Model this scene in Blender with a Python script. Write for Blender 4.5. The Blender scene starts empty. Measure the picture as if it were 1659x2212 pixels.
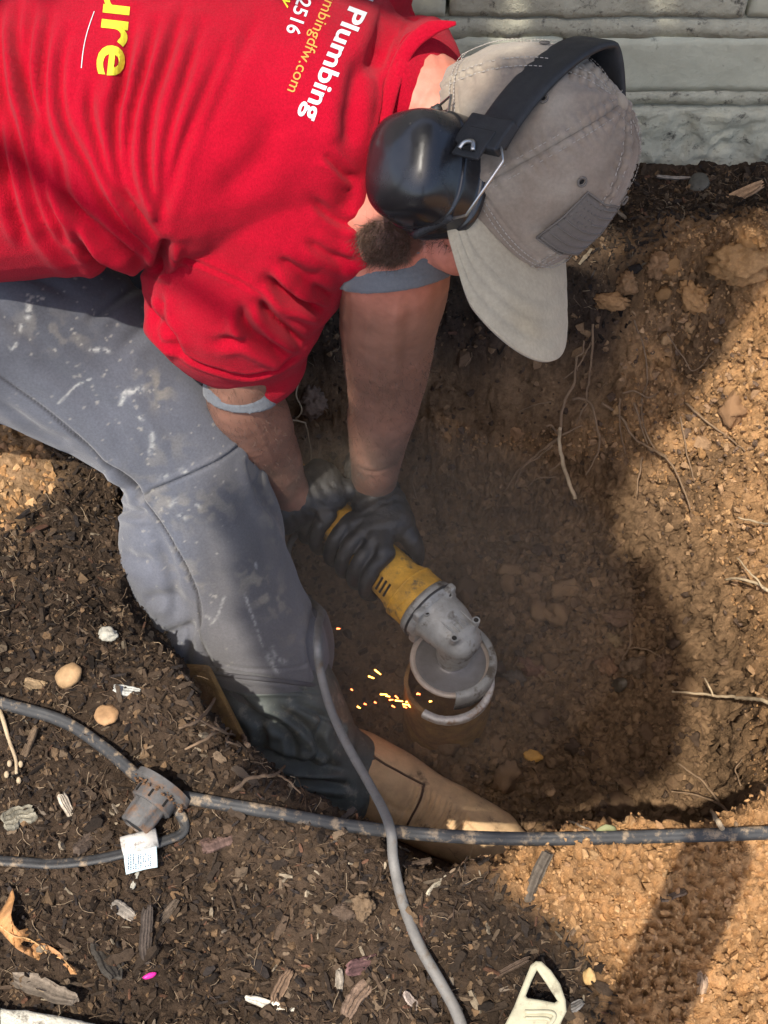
import bpy, bmesh, math, random
import numpy as np
from mathutils import Vector, Matrix
from mathutils.bvhtree import BVHTree
random.seed(7); rng = np.random.default_rng(7)
scene = bpy.context.scene
COL = scene.collection
rad = math.radians

# ---------------------------------------------------------------- camera
CAM = np.array([0.0, 0.0, 1.35]); PITCH = rad(56)
AR = np.array([1.0, 0, 0]); AU = np.array([0, math.sin(PITCH), math.cos(PITCH)])
AF = np.array([0, math.cos(PITCH), -math.sin(PITCH)]); AB = -AF
TV = 0.404; TH = TV*0.75
cd = bpy.data.cameras.new('camera'); cam = bpy.data.objects.new('camera', cd); COL.objects.link(cam)
cam.location = CAM; cam.rotation_euler = (rad(90)-PITCH, 0, 0)
cd.sensor_fit = 'VERTICAL'; cd.angle = 2*math.atan(TV); cd.clip_start = .02; cd.clip_end = 500
scene.camera = cam
# ---------------------------------------------------------------- light
SUN_TO = np.array([0.50, 0.87, 0.0]); SUN_TO = SUN_TO/np.linalg.norm(SUN_TO)   # horizontal heading of the shadows
SUN_EL = rad(64)
world = bpy.data.worlds.new('World'); scene.world = world; world.use_nodes = True
wn = world.node_tree; bgn = wn.nodes['Background']
sky = wn.nodes.new('ShaderNodeTexSky'); sky.sky_type = 'NISHITA'; sky.sun_disc = False
sky.sun_elevation = SUN_EL; sky.air_density = .8; sky.dust_density = 2.6; sky.ozone_density = .3
src = -SUN_TO
sky.sun_rotation = math.atan2(src[0], src[1])
wn.links.new(sky.outputs[0], bgn.inputs[0]); bgn.inputs[1].default_value = 0.15
sl = bpy.data.lights.new('sun', 'SUN'); sl.energy = 3.0; sl.angle = rad(0.6); sl.color = (1, .93, .82)
sun = bpy.data.objects.new('sun', sl); COL.objects.link(sun)
sd = Vector((SUN_TO[0]*math.cos(SUN_EL), SUN_TO[1]*math.cos(SUN_EL), -math.sin(SUN_EL)))
sun.rotation_euler = sd.to_track_quat('-Z', 'Y').to_euler(); sun.location = (-1.5, -2.5, 3)
vs = scene.view_settings; vs.view_transform = 'Standard'; vs.look = 'None'; vs.gamma = 1; vs.exposure = 1.0
vs.use_curve_mapping = False

# ---------------------------------------------------------------- geometry of the view, in world metres
def ray(u, v):
    return AF + (u-829.5)/829.5*TH*AR + (1106-v)/1106*TV*AU
def P(u, v, z):
    d = ray(u, v); return CAM + d*((z-CAM[2])/d[2])
def D(u, v, t):
    return CAM + ray(u, v)*t
def proj(p):
    q = np.asarray(p) - CAM; t = q@AF
    return 829.5+(q@AR)/t/TH*829.5, 1106-(q@AU)/t/TV*1106, t
def cv(a, b, c):
    return a*AR + b*AU + c*AB
def nrm(v):
    v = np.asarray(v, float); return v/np.linalg.norm(v)

# ---------------------------------------------------------------- noise
def _h(ix, iy, iz, s):
    n = (ix*374761393 + iy*668265263 + iz*2147483647 + s*1274126177) & 0xffffffff
    n = ((n ^ (n >> 13))*1274126177) & 0xffffffff
    return ((n ^ (n >> 16)) & 0xffff)/32767.5 - 1
def vnoise(p, seed=0):
    p = np.asarray(p, float); i = np.floor(p).astype(np.int64); f = p-i; f = f*f*f*(f*(f*6-15)+10)
    r = 0
    for dx in (0, 1):
        wx = f[:, 0] if dx else 1-f[:, 0]
        for dy in (0, 1):
            wy = f[:, 1] if dy else 1-f[:, 1]
            for dz in (0, 1):
                wz = f[:, 2] if dz else 1-f[:, 2]
                r = r + wx*wy*wz*_h(i[:, 0]+dx, i[:, 1]+dy, i[:, 2]+dz, seed)
    return r
def fbm(p, scale, octs=4, seed=0, gain=.5):
    r = 0; a = 1; tot = 0
    for o in range(octs):
        r = r + a*vnoise(np.asarray(p)*scale*(2.03**o)+o*17.3, seed+o); tot += a; a *= gain
    return r/tot
def sstep(a, b, x):
    t = np.clip((x-a)/(b-a), 0, 1); return t*t*(3-2*t)

# ---------------------------------------------------------------- object helpers
def set_props(o, label=None, cat=None, group=None, kind=None):
    if label: o['label'] = label
    if cat: o['category'] = cat
    if group: o['group'] = group
    if kind: o['kind'] = kind
    return o
def mesh_obj(name, verts, faces, m, parent=None, smooth=True, colors=None):
    me = bpy.data.meshes.new(name)
    if isinstance(faces, np.ndarray):
        k = faces.shape[1]; n = len(faces)
        me.vertices.add(len(verts)); me.vertices.foreach_set('co', np.asarray(verts, np.float32).ravel())
        me.loops.add(n*k); me.loops.foreach_set('vertex_index', faces.astype(np.int32).ravel())
        me.polygons.add(n); me.polygons.foreach_set('loop_start', np.arange(0, n*k, k, dtype=np.int32))
        me.update(calc_edges=True)
    else:
        me.from_pydata([tuple(map(float, v)) for v in verts], [], faces); me.update()
    me.polygons.foreach_set('use_smooth', [smooth]*len(me.polygons))
    if colors is not None:
        a = me.color_attributes.new('Col', 'FLOAT_COLOR', 'POINT')
        c = np.ones((len(verts), 4), np.float32); c[:, :3] = colors
        a.data.foreach_set('color', c.ravel())
    if m: me.materials.append(m)
    o = bpy.data.objects.new(name, me); COL.objects.link(o)
    if parent: o.parent = parent
    return o
def empty(name, label, cat, loc=(0, 0, 0), group=None):
    o = bpy.data.objects.new(name, None); COL.objects.link(o); o.empty_display_size = .05
    o.location = tuple(loc); set_props(o, label, cat, group); return o
def keep(o, root):
    """parent o to root keeping world coordinates (root only has a location / rotation)"""
    o.parent = root; o.matrix_parent_inverse = (Matrix.Translation(root.location) @ root.rotation_euler.to_matrix().to_4x4()).inverted(); return o
def frames(pts, ref=None):
    pts = np.asarray(pts, float); T = np.gradient(pts, axis=0); T /= np.linalg.norm(T, axis=1)[:, None]+1e-12
    if ref is None:
        ref = np.array([0, 0, 1.]) if abs(T[0][2]) < .9 else np.array([1., 0, 0])
    a = ref - T[0]*(ref@T[0]); a /= np.linalg.norm(a); A = []
    for t in T:
        a = a - t*(a@t); a /= np.linalg.norm(a); A.append(a.copy())
    A = np.array(A); return T, A, np.cross(T, A)
def smooth_path(pts, n):
    pts = np.asarray(pts, float)
    if len(pts) < 3:
        s = np.linspace(0, 1, n)[:, None]; return pts[0]*(1-s)+pts[1]*s
    ext = np.vstack([2*pts[0]-pts[1], pts, 2*pts[-1]-pts[-2]]); out = []; m = len(pts)-1
    for q in np.linspace(0, m, n):
        i = min(int(q), m-1); t = q-i; p0, p1, p2, p3 = ext[i:i+4]
        out.append(.5*((2*p1)+(-p0+p2)*t+(2*p0-5*p1+4*p2-p3)*t*t+(-p0+3*p1-3*p2+p3)*t**3))
    return np.array(out)
def tube_geo(pts, r, seg=10, ref=None, cap=True, prof=None):
    """tube; r scalar/array of radii or (ra, rb) pairs; prof: list of (x, y) outline"""
    pts = np.asarray(pts, float); n = len(pts); T, A, B = frames(pts, ref)
    r = np.asarray(r, float)
    if r.ndim == 0: r = np.full(n, float(r))
    ra, rb = (r[:, 0], r[:, 1]) if r.ndim == 2 else (r, r)
    if prof is None:
        th = np.linspace(0, 2*math.pi, seg, endpoint=False); prof = np.c_[np.cos(th), np.sin(th)]
    prof = np.asarray(prof); seg = len(prof)
    V = (pts[:, None] + prof[None, :, :1]*ra[:, None, None]*A[:, None] + prof[None, :, 1:]*rb[:, None, None]*B[:, None]).reshape(-1, 3)
    Fs = []
    for i in range(n-1):
        for j in range(seg):
            k = (j+1) % seg; Fs.append((i*seg+j, i*seg+k, (i+1)*seg+k, (i+1)*seg+j))
    if cap:
        Fs.append(tuple(range(seg-1, -1, -1))); Fs.append(tuple((n-1)*seg+j for j in range(seg)))
    return V, Fs
def tube(name, pts, r, m, parent=None, seg=10, n=None, ref=None, cap=True, prof=None, smooth=True):
    pts = np.asarray(pts, float)
    if n:
        q = np.linspace(0, 1, len(pts)); nn = np.linspace(0, 1, n); r_ = np.asarray(r, float)
        if r_.ndim == 1: r = np.interp(nn, q, r_)
        elif r_.ndim == 2: r = np.c_[np.interp(nn, q, r_[:, 0]), np.interp(nn, q, r_[:, 1])]
        pts = smooth_path(pts, n)
    V, Fs = tube_geo(pts, r, seg, ref, cap, prof); return mesh_obj(name, V, Fs, m, parent, smooth)
def join_geo(geos):
    V = []; Fs = []; o = 0
    for v, f in geos:
        V.append(np.asarray(v, float)); Fs += [tuple(i+o for i in q) for q in f]; o += len(v)
    return np.vstack(V), Fs
def chain(pts, r, n=14, seg=20, ref=None, endcap=True):
    """closed rounded chain for unions; r: list of floats or pairs"""
    q = np.linspace(0, 1, len(pts)); nn = np.linspace(0, 1, n)
    r = np.asarray(r, float)
    if r.ndim == 1: r = np.c_[r, r]
    R = np.c_[np.interp(nn, q, r[:, 0]), np.interp(nn, q, r[:, 1])]
    S = smooth_path(pts, n); T, A, B = frames(S, ref)
    if endcap:
        pre, post = [], []; pr, po = [], []
        for k in (4, 3, 2, 1):
            a = k/4.3*math.pi/2; m0 = R[0].min(); m1 = R[-1].min()
            pre.append(S[0]-T[0]*m0*math.sin(a)); pr.append(R[0]*math.cos(a))
            post.insert(0, S[-1]+T[-1]*m1*math.sin(a)); po.insert(0, R[-1]*math.cos(a))
        S = np.vstack([pre, S, post]); R = np.vstack([pr, R, po])
    return tube_geo(S, R, seg, ref)
def ellipsoid(c, ax, seg=24, rings=14):
    """ax: 3 rows = semi axis vectors"""
    V = []; Fs = []
    for i in range(1, rings):
        ph = math.pi*i/rings
        for j in range(seg):
            th = 2*math.pi*j/seg
            V.append(c + ax[0]*math.sin(ph)*math.cos(th)+ax[1]*math.sin(ph)*math.sin(th)+ax[2]*math.cos(ph))
    for i in range(rings-2):
        for j in range(seg):
            k = (j+1) % seg; Fs.append((i*seg+j, (i+1)*seg+j, (i+1)*seg+k, i*seg+k))
    t = len(V); V += [c+ax[2], c-ax[2]]
    for j in range(seg):
        k = (j+1) % seg; Fs.append((t, j, k)); b = (rings-2)*seg; Fs.append((t+1, b+k, b+j))
    return np.array(V), Fs
def box_geo(c, ax):
    V = [c+ax[0]*a+ax[1]*b+ax[2]*d for a in (-1, 1) for b in (-1, 1) for d in (-1, 1)]
    return np.array(V), [(0, 1, 3, 2), (4, 6, 7, 5), (0, 4, 5, 1), (2, 3, 7, 6), (0, 2, 6, 4), (1, 5, 7, 3)]
def bevel_box(name, c, ax, m, parent=None, w=.002, seg=2):
    bm = bmesh.new(); V, Fs = box_geo(np.array(c, float), [np.array(a, float) for a in ax])
    vs_ = [bm.verts.new(v) for v in V]
    for f in Fs: bm.faces.new([vs_[i] for i in f])
    bmesh.ops.recalc_face_normals(bm, faces=bm.faces)
    bmesh.ops.bevel(bm, geom=list(bm.edges), offset=w, segments=seg, affect='EDGES', profile=.5)
    me = bpy.data.meshes.new(name); bm.to_mesh(me); bm.free(); me.materials.append(m)
    for p in me.polygons: p.use_smooth = False
    o = bpy.data.objects.new(name, me); COL.objects.link(o)
    if parent: o.parent = parent
    return o
def get_arrays(me):
    n = len(me.vertices); co = np.empty(n*3, np.float32); me.vertices.foreach_get('co', co)
    e = np.empty(len(me.edges)*2, np.int32); me.edges.foreach_get('vertices', e)
    no = np.empty(n*3, np.float32); me.vertex_normals.foreach_get('vector', no)
    return co.reshape(-1, 3).astype(float), e.reshape(-1, 2), no.reshape(-1, 3).astype(float)
def lap(co, e, it, f=.5):
    n = len(co); deg = np.bincount(e[:, 0], minlength=n)+np.bincount(e[:, 1], minlength=n)
    for _ in range(it):
        s = np.stack([np.bincount(e[:, 0], co[e[:, 1], k], n)+np.bincount(e[:, 1], co[e[:, 0], k], n) for k in range(3)], 1)
        co = co*(1-f)+f*s/np.maximum(deg, 1)[:, None]
    return co
def union(name, geos, voxel, m, parent=None, smooth=6):
    V, Fs = join_geo(geos); o = mesh_obj(name, V, Fs, None)
    bm = bmesh.new(); bm.from_mesh(o.data); bmesh.ops.recalc_face_normals(bm, faces=bm.faces); bm.to_mesh(o.data); bm.free()
    md = o.modifiers.new('r', 'REMESH'); md.mode = 'VOXEL'; md.voxel_size = voxel
    dg = bpy.context.evaluated_depsgraph_get(); me = bpy.data.meshes.new_from_object(o.evaluated_get(dg))
    o.modifiers.clear(); old = o.data; o.data = me; bpy.data.meshes.remove(old); me.name = name
    co, e, _ = get_arrays(me); co = lap(co, e, smooth); me.vertices.foreach_set('co', co.astype(np.float32).ravel()); me.update()
    me.polygons.foreach_set('use_smooth', [True]*len(me.polygons)); me.materials.clear()
    if m: me.materials.append(m)
    if parent: o.parent = parent
    return o
def seg_dist(px, pl):
    """signed distance in px to a polyline and fraction along it"""
    best = np.full(len(px), 1e9); sg = np.ones(len(px)); fr = np.zeros(len(px)); n = len(pl)-1
    for i in range(n):
        a = pl[i]; d = pl[i+1]-a; L = d@d; t = np.clip(((px-a)@d)/L, 0, 1); q = px-(a+t[:, None]*d)
        r = np.hypot(q[:, 0], q[:, 1]); s = np.sign(d[0]*q[:, 1]-d[1]*q[:, 0]); k = r < best
        best[k] = r[k]; sg[k] = s[k]; fr[k] = (i+t[k])/n
    return best, sg, fr
def apply_folds(o, folds, extra=None, facing=-.2):
    me = o.data; co, e, no = get_arrays(me); u, v, t = proj(co); px = np.c_[u, v]; GA = 2.5 if o.name.startswith('shirt') else 1.3 if o.name.startswith('trous') else 1.15
    vd = CAM-co; vd /= np.linalg.norm(vd, axis=1)[:, None]; fac = sstep(facing, facing+.35, (no*vd).sum(1))
    h = np.zeros(len(co)); spread = np.zeros(len(co))
    for f in folds:
        pl = smooth_path(np.array(f[0], float), max(12, 4*len(f[0]))); w, a = f[1]*(1.15 if GA > 1.5 and f[1] > 5 else 1), f[2]*.001; mode = f[3] if len(f) > 3 else 'v'
        lo = pl.min(0)-4*w; hi = pl.max(0)+4*w; k = np.where((px > lo).all(1) & (px < hi).all(1))[0]
        if not len(k): continue
        d, s, fr = seg_dist(px[k], pl); sd_ = d*s; taper = np.clip(np.minimum(fr, 1-fr)*5+.12, 0, 1)
        if mode == 'v': hh = -np.exp(-(d/w)**2)+.55*np.exp(-((sd_-2.0*w)/(1.2*w))**2)+.35*np.exp(-((sd_+2.0*w)/(1.2*w))**2)
        elif mode == 'step': hh = np.tanh(sd_/w)*np.exp(-(d/(4*w))**2); 
        elif mode == 'r': hh = np.exp(-(d/w)**2)
        else: hh = -np.exp(-(d/w)**2)
        h[k] += GA*a*hh*taper
    h *= fac
    if extra is not None: h = h + extra(co, u, v)
    co = co+no*h[:, None]; me.vertices.foreach_set('co', co.astype(np.float32).ravel()); me.update(); return co, u, v, fac
def add_color(o, colors):
    me = o.data; a = me.color_attributes.new('Col', 'FLOAT_COLOR', 'POINT'); c = np.ones((len(me.vertices), 4), np.float32); c[:, :3] = colors
    a.data.foreach_set('color', c.ravel())

# ---------------------------------------------------------------- materials
def mat(name, base=(.5, .5, .5), rough=.7, metal=0, var=.25, vs_=20, bump=.3, bs=150, attr=False, spec=.4, sheen=0,
        emit=None, es=0, tint=None, ts=6, bump2=0, bs2=20, coat=0, sss=0, dirt=None, ds=12, dth=.55, bdist=.002, rvar=0, weave=0):
    m = bpy.data.materials.new(name); m.use_nodes = True; nt = m.node_tree; N = nt.nodes; L = nt.links
    b = N['Principled BSDF']; tc = N.new('ShaderNodeTexCoord'); co = tc.outputs['Object']
    def noise(s, d=5, r=.6):
        q = N.new('ShaderNodeTexNoise'); q.inputs['Scale'].default_value = s; q.inputs['Detail'].default_value = d
        q.inputs['Roughness'].default_value = r; L.new(co, q.inputs['Vector']); return q.outputs['Fac']
    def ramp(x, a, c):
        q = N.new('ShaderNodeMapRange'); q.inputs[1].default_value = a; q.inputs[2].default_value = c; L.new(x, q.inputs[0]); return q.outputs[0]
    def mix(f, a, c, mode='MIX'):
        q = N.new('ShaderNodeMix'); q.data_type = 'RGBA'; q.blend_type = mode
        if isinstance(f, (int, float)): q.inputs[0].default_value = f
        else: L.new(f, q.inputs[0])
        for s, x in ((6, a), (7, c)):
            if isinstance(x, tuple): q.inputs[s].default_value = (*x, 1)
            else: L.new(x, q.inputs[s])
        return q.outputs[2]
    if attr:
        at = N.new('ShaderNodeAttribute'); at.attribute_name = 'Col'; c = at.outputs['Color']
    else: c = tuple(base)
    if tint: c = mix(ramp(noise(ts), .38, .68), c, tuple(tint))
    if dirt: c = mix(ramp(noise(ds, 8, .7), dth, dth+.12), c, tuple(dirt))
    if var:
        r1 = ramp(noise(vs_, 8, .65), .25, .75); q = N.new('ShaderNodeMapRange'); q.inputs[3].default_value = 1-var; q.inputs[4].default_value = 1+var; L.new(r1, q.inputs[0])
        cc = N.new('ShaderNodeCombineColor')
        for k in range(3): L.new(q.outputs[0], cc.inputs[k])
        c = mix(1.0, c, cc.outputs[0], 'MULTIPLY')
    if isinstance(c, tuple): b.inputs['Base Color'].default_value = (*c, 1)
    else: L.new(c, b.inputs['Base Color'])
    b.inputs['Roughness'].default_value = rough; b.inputs['Metallic'].default_value = metal; b.inputs['Specular IOR Level'].default_value = spec
    if rvar:
        q = N.new('ShaderNodeMapRange'); q.inputs[1].default_value = .3; q.inputs[2].default_value = .7; q.inputs[3].default_value = rough; q.inputs[4].default_value = min(1, rough+rvar)
        L.new(noise(35, 6, .7), q.inputs[0]); L.new(q.outputs[0], b.inputs['Roughness'])
    if sheen: b.inputs['Sheen Weight'].default_value = sheen; b.inputs['Sheen Roughness'].default_value = .5
    if coat: b.inputs['Coat Weight'].default_value = coat
    if sss: b.inputs['Subsurface Weight'].default_value = sss; b.inputs['Subsurface Radius'].default_value = (.012, .004, .002); b.inputs['Subsurface Scale'].default_value = 1
    if emit: b.inputs['Emission Color'].default_value = (*emit, 1); b.inputs['Emission Strength'].default_value = es
    nrm_ = None
    for s, a, d in ((bs2, bump2, .01), (bs, bump, bdist)):
        if a:
            q = N.new('ShaderNodeBump'); q.inputs['Strength'].default_value = a; q.inputs['Distance'].default_value = d
            L.new(noise(s, 6, .65), q.inputs['Height'])
            if nrm_: L.new(nrm_, q.inputs['Normal'])
            nrm_ = q.outputs[0]
    if nrm_: L.new(nrm_, b.inputs['Normal'])
    return m
M = {}
M['soil'] = mat('soil', attr=True, rough=.95, var=.42, vs_=120, bump=.9, bs=260, bdist=.004, spec=.15, bump2=.5, bs2=60)
M['crumb'] = mat('crumb', attr=True, rough=.95, var=.3, vs_=200, bump=.8, bs=500, bdist=.002, spec=.12)
M['chip'] = mat('chip', attr=True, rough=.85, var=.4, vs_=250, bump=.7, bs=400, bdist=.0015, spec=.2)
M['stone'] = mat('stone', attr=True, rough=.7, var=.3, vs_=90, bump=.5, bs=200, bdist=.002, spec=.3)
M['shirt'] = mat('shirt', base=(.40, .004, .020), rough=1, var=.24, vs_=420, bump=.9, bs=650, bdist=.0016, spec=.03, sheen=.06, tint=(.33, .004, .016), ts=9)
M['undershirt'] = mat('undershirt', base=(.13, .14, .155), rough=.95, var=.15, vs_=300, bump=.5, bs=900, bdist=.001, sheen=.2, spec=.1)
M['trousers'] = mat('trousers', attr=True, rough=.93, var=.2, vs_=350, bump=.5, bs=1100, bdist=.001, sheen=.25, spec=.12, bump2=.12, bs2=14)
M['skin'] = mat('skin', attr=True, rough=.52, var=.16, vs_=70, bump=.3, bs=420, bdist=.001, sss=.12, spec=.4)
M['glove'] = mat('glove', base=(.013, .0135, .015), rough=.5, var=.4, vs_=60, bump=.6, bs=140, bdist=.002, tint=(.035, .031, .026), ts=22, spec=.4)
M['cap'] = mat('cap', attr=True, rough=.95, var=.15, vs_=260, bump=.4, bs=1200, bdist=.001, sheen=.2, spec=.1)
M['stitch'] = mat('stitch', base=(.36, .33, .29), rough=.9, var=.1, bump=0)
M['stitch_dark'] = mat('stitch_dark', base=(.13, .115, .10), rough=.9, var=.1, bump=0)
M['gloss_black'] = mat('gloss_black', base=(.014, .014, .016), rough=.16, var=.3, vs_=50, bump=.12, bs=160, bdist=.0006, spec=.6, dirt=(.10, .09, .075), ds=110, dth=.66, rvar=.16)
M['black_plastic'] = mat('black_plastic', base=(.022, .023, .025), rough=.42, var=.3, vs_=90, bump=.3, bs=300, bdist=.001, dirt=(.12, .11, .095), ds=30, dth=.64, rvar=.3)
M['foam'] = mat('foam', base=(.02, .02, .02), rough=.8, bump=.3)
M['steel'] = mat('steel', base=(.55, .54, .52), rough=.28, metal=1, var=.2, bump=.1, rvar=.2)
M['yellow'] = mat('yellow', base=(.52, .27, .025), rough=.55, var=.4, vs_=60, bump=.3, bs=200, bdist=.001, dirt=(.11, .075, .035), ds=45, dth=.53, rvar=.3)
M['cast_metal'] = mat('cast_metal', base=(.37, .36, .32), rough=.5, metal=.35, var=.3, vs_=60, bump=.4, bs=220, bdist=.001, dirt=(.10, .08, .055), ds=45, dth=.54, rvar=.25)
M['disc'] = mat('disc', base=(.24, .225, .21), rough=.45, metal=.4, var=.2, vs_=80, bump=.2, bs=300)
M['rust'] = mat('rust', base=(.20, .11, .05), rough=.9, var=.45, vs_=60, bump=.9, bs=140, bdist=.004, tint=(.32, .19, .06), ts=20, spec=.15)
M['cut_edge'] = mat('cut_edge', base=(.62, .58, .52), dirt=(.28, .17, .09), ds=60, dth=.50, rough=.5, metal=.3, var=.3, vs_=120, bump=.4, bs=200)
M['dark'] = mat('dark', base=(.008, .007, .006), rough=1, var=0, bump=0)
M['rubber'] = mat('rubber', base=(.085, .098, .09), rough=.42, var=.35, vs_=40, bump=.35, bs=200, bdist=.0015, dirt=(.22, .21, .17), ds=45, dth=.54, rvar=.3)
M['boot_tan'] = mat('boot_tan', base=(.58, .38, .20), rough=.85, var=.25, vs_=40, bump=.35, bs=300, bdist=.0015, dirt=(.14, .085, .045), ds=30, dth=.58, tint=(.50, .34, .19), ts=15)
M['boot_edge'] = mat('boot_edge', base=(.09, .05, .03), rough=.85)
M['cable'] = mat('cable', base=(.03, .03, .03), rough=.45, var=.35, vs_=70, bump=.3, bs=200, bdist=.001, dirt=(.22, .16, .10), ds=60, dth=.52, rvar=.3)
M['cord'] = mat('cord', base=(.17, .16, .145), rough=.6, var=.3, vs_=60, bump=.3, bs=250, bdist=.001, dirt=(.10, .075, .05), ds=30, dth=.54)
M['hub'] = mat('hub', base=(.095, .09, .085), rough=.6, var=.35, vs_=60, bump=.4, bs=250, bdist=.0015, dirt=(.15, .09, .055), ds=50, dth=.5)
M['tag'] = mat('tag', base=(.50, .62, .64), rough=.6, var=.12, vs_=80, bump=.2, dirt=(.32, .30, .26), ds=60, dth=.60)
M['ink'] = mat('ink', base=(.06, .07, .12), rough=.7, var=.1, bump=0)
M['print_yellow'] = mat('print_yellow', base=(.62, .60, .035), rough=.7, var=.15, vs_=300, bump=.3, bs=900, dirt=(.45, .35, .03), ds=260, dth=.6)
M['print_gold'] = mat('print_gold', base=(.55, .30, .06), rough=.7, var=.1, bump=.1)
M['print_white'] = mat('print_white', base=(.58, .60, .62), rough=.6, var=.15, vs_=300, bump=.3, bs=900, dirt=(.45, .30, .32), ds=260, dth=.6)
M['root'] = mat('root', base=(.20, .13, .075), rough=.85, var=.35, vs_=70, bump=.5, bs=300, bdist=.001)
M['root_pale'] = mat('root_pale', base=(.42, .32, .20), rough=.8, var=.3, vs_=70, bump=.4, bs=300, bdist=.001)
M['leaf'] = mat('leaf', base=(.47, .235, .085), rough=.65, var=.25, vs_=60, bump=.4, bs=200, tint=(.36, .18, .08), ts=40)
M['leaf_vein'] = mat('leaf_vein', base=(.52, .32, .14), rough=.7)
M['handle'] = mat('handle', base=(.42, .39, .27), rough=.6, var=.2, vs_=60, bump=.35, bs=200, bdist=.0015, dirt=(.25, .22, .15), ds=70, dth=.53)
M['slab'] = mat('slab', base=(.52, .49, .40), rough=.9, var=.3, vs_=60, bump=.9, bs=150, bdist=.004, dirt=(.12, .10, .075), ds=55, dth=.53)
M['pink'] = mat('pink', base=(.75, .03, .30), rough=.4, var=.1)
M['wall'] = mat('wall', base=(.46, .455, .345), rough=.75, var=.12, vs_=25, bump=.45, bs=70, bdist=.004, dirt=(.14, .14, .115), ds=38, dth=.63, bump2=.25, bs2=18, spec=.3)
M['wall_rough'] = mat('wall_rough', base=(.42, .40, .30), rough=.85, var=.2, vs_=45, bump=.7, bs=85, bdist=.006, dirt=(.075, .07, .055), ds=60, dth=.56, bump2=.3, bs2=30)
M['joint'] = mat('joint', base=(.05, .045, .035), rough=1, var=.3)
M['hair'] = mat('hair', base=(.085, .052, .034), rough=.6, var=.3)
M['spark'] = mat('spark', base=(1, .5, .1), var=0, bump=0, emit=(1, .38, .05), es=9)
M['spark_red'] = mat('spark_red', base=(1, .3, .1), var=0, bump=0, emit=(1, .16, .04), es=6)
M['bark'] = mat('bark', base=(.10, .075, .055), rough=.9, var=.4, vs_=40, bump=.8, bs=100, bdist=.003)
M['green_leaf'] = mat('green_leaf', base=(.06, .10, .025), rough=.6, var=.3)

# ================================================================ GROUND
rim = np.array([(.50, .575), (.36, .50), (.20, .485), (.10, .455), (.01, .46), (-.02, .50), (-.13, .56), (-.205, .62), (-.28, .715), (-.335, .81), (-.355, .95),
                (-.32, 1.14), (-.18, 1.26), (0, 1.32), (.2, 1.34), (.36, 1.35), (.50, 1.33), (.60, 1.2), (.60, .95), (.57, .72)])
flo = np.array([(.47, .61), (.2, .555), (-.05, .60), (-.18, .72), (-.25, .9), (-.2, 1.08), (-.05, 1.16), (.16, 1.18), (.33, 1.13), (.46, 1.0), (.505, .82)])
def poly_sd(p, poly):
    n = len(poly); d = np.full(len(p), 1e9); ins = np.zeros(len(p), bool)
    for i in range(n):
        a, b = poly[i], poly[(i+1) % n]; e = b-a; t = np.clip(((p-a)@e)/(e@e), 0, 1)
        d = np.minimum(d, np.hypot(*(p-(a+t[:, None]*e)).T))
        c = (a[1] > p[:, 1]) != (b[1] > p[:, 1]); xi = a[0]+(p[:, 1]-a[1])*(b[0]-a[0])/(b[1]-a[1]+1e-12)
        ins ^= c & (p[:, 0] < xi)
    return np.where(ins, d, -d)
def axis_coords(a, b, lo, hi, h, grow):
    c = list(np.arange(a, b, h)); s = h; x = a
    while x > lo: s *= grow; x -= s; c.insert(0, x)
    s = h; x = c[-1]
    while x < hi: s *= grow; x += s; c.append(x)
    return np.array(c)
xs = axis_coords(-.72, .82, -3.0, 3.0, .0030, 1.12); ys = axis_coords(.22, 1.56, -2.2, 1.75, .0030, 1.12)
gx, gy = np.meshgrid(xs, ys); p2 = np.c_[gx.ravel(), gy.ravel()]; p3 = np.c_[p2, np.zeros(len(p2))]
wob = p2 + .022*np.c_[fbm(p3, 7, 3, 5), fbm(p3, 7, 3, 9)] + .006*np.c_[fbm(p3, 40, 2, 15), fbm(p3, 40, 2, 19)]
dr = poly_sd(wob, rim); df = -poly_sd(wob, flo)
s = np.where(dr <= 0, 0, np.where(df <= 0, 1, dr/(dr+np.maximum(df, 0)+1e-9)))
DEPTH = .45
prof = np.interp(s, [0, .10, .35, .7, .93, 1], [0, .12, .42, .78, .985, 1])
clay = np.clip(sstep(.13, .21, p2[:, 0]+.05*fbm(p3, 9, 3, 3)-np.clip((.40-p2[:, 1])*.35, -.1, .1)), 0, 1)      # clay spoil on the right
clay = np.maximum(clay*(p2[:, 1] < 1.25), sstep(.30, .42, p2[:, 0]+.08*fbm(p3, 6, 3, 31))*sstep(1.44, 1.30, p2[:, 1]+.08*fbm(p3, 10, 3, 33)))
left_sunlit = sstep(-.42, -.50, p2[:, 0]+.06*fbm(p3, 12, 3, 41))*sstep(.84, .96, p2[:, 1]+.05*fbm(p3, 12, 3, 43))  # strip of soil at the left painted paler for the sunlight on it
inside = sstep(0.0, .25, s)
z = -DEPTH*prof
out = dr < 0
z += np.where(out, .018*np.exp(-((dr+.05)/.05)**2), 0)                    # slight berm around the rim
z += (1-inside)*.014*fbm(p3, 6, 3, 51)
z += .05*np.exp(-(((p2[:, 0]-.62)/.22)**2+((p2[:, 1]-1.38)/.10)**2))       # spoil heap towards the wall
z += -.05*sstep(-.15, -.33, p2[:, 0])*sstep(.62, .8, p2[:, 1])*np.exp(-(np.maximum(-dr, 0)/.10)**2)*(1-inside)
z += .075*np.exp(-(np.maximum(np.hypot(p2[:, 0]-.145, p2[:, 1]-.765)-.05, 0)/.06)**2)*(s > .5)
co = np.c_[p2, z]; nx, ny = len(xs), len(ys)
def grid_normals(co):
    g = co.reshape(ny, nx, 3); a = np.gradient(g, axis=1); b = np.gradient(g, axis=0); n = np.cross(a, b); return (n/np.linalg.norm(n, axis=2)[:, :, None]).reshape(-1, 3)
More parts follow.
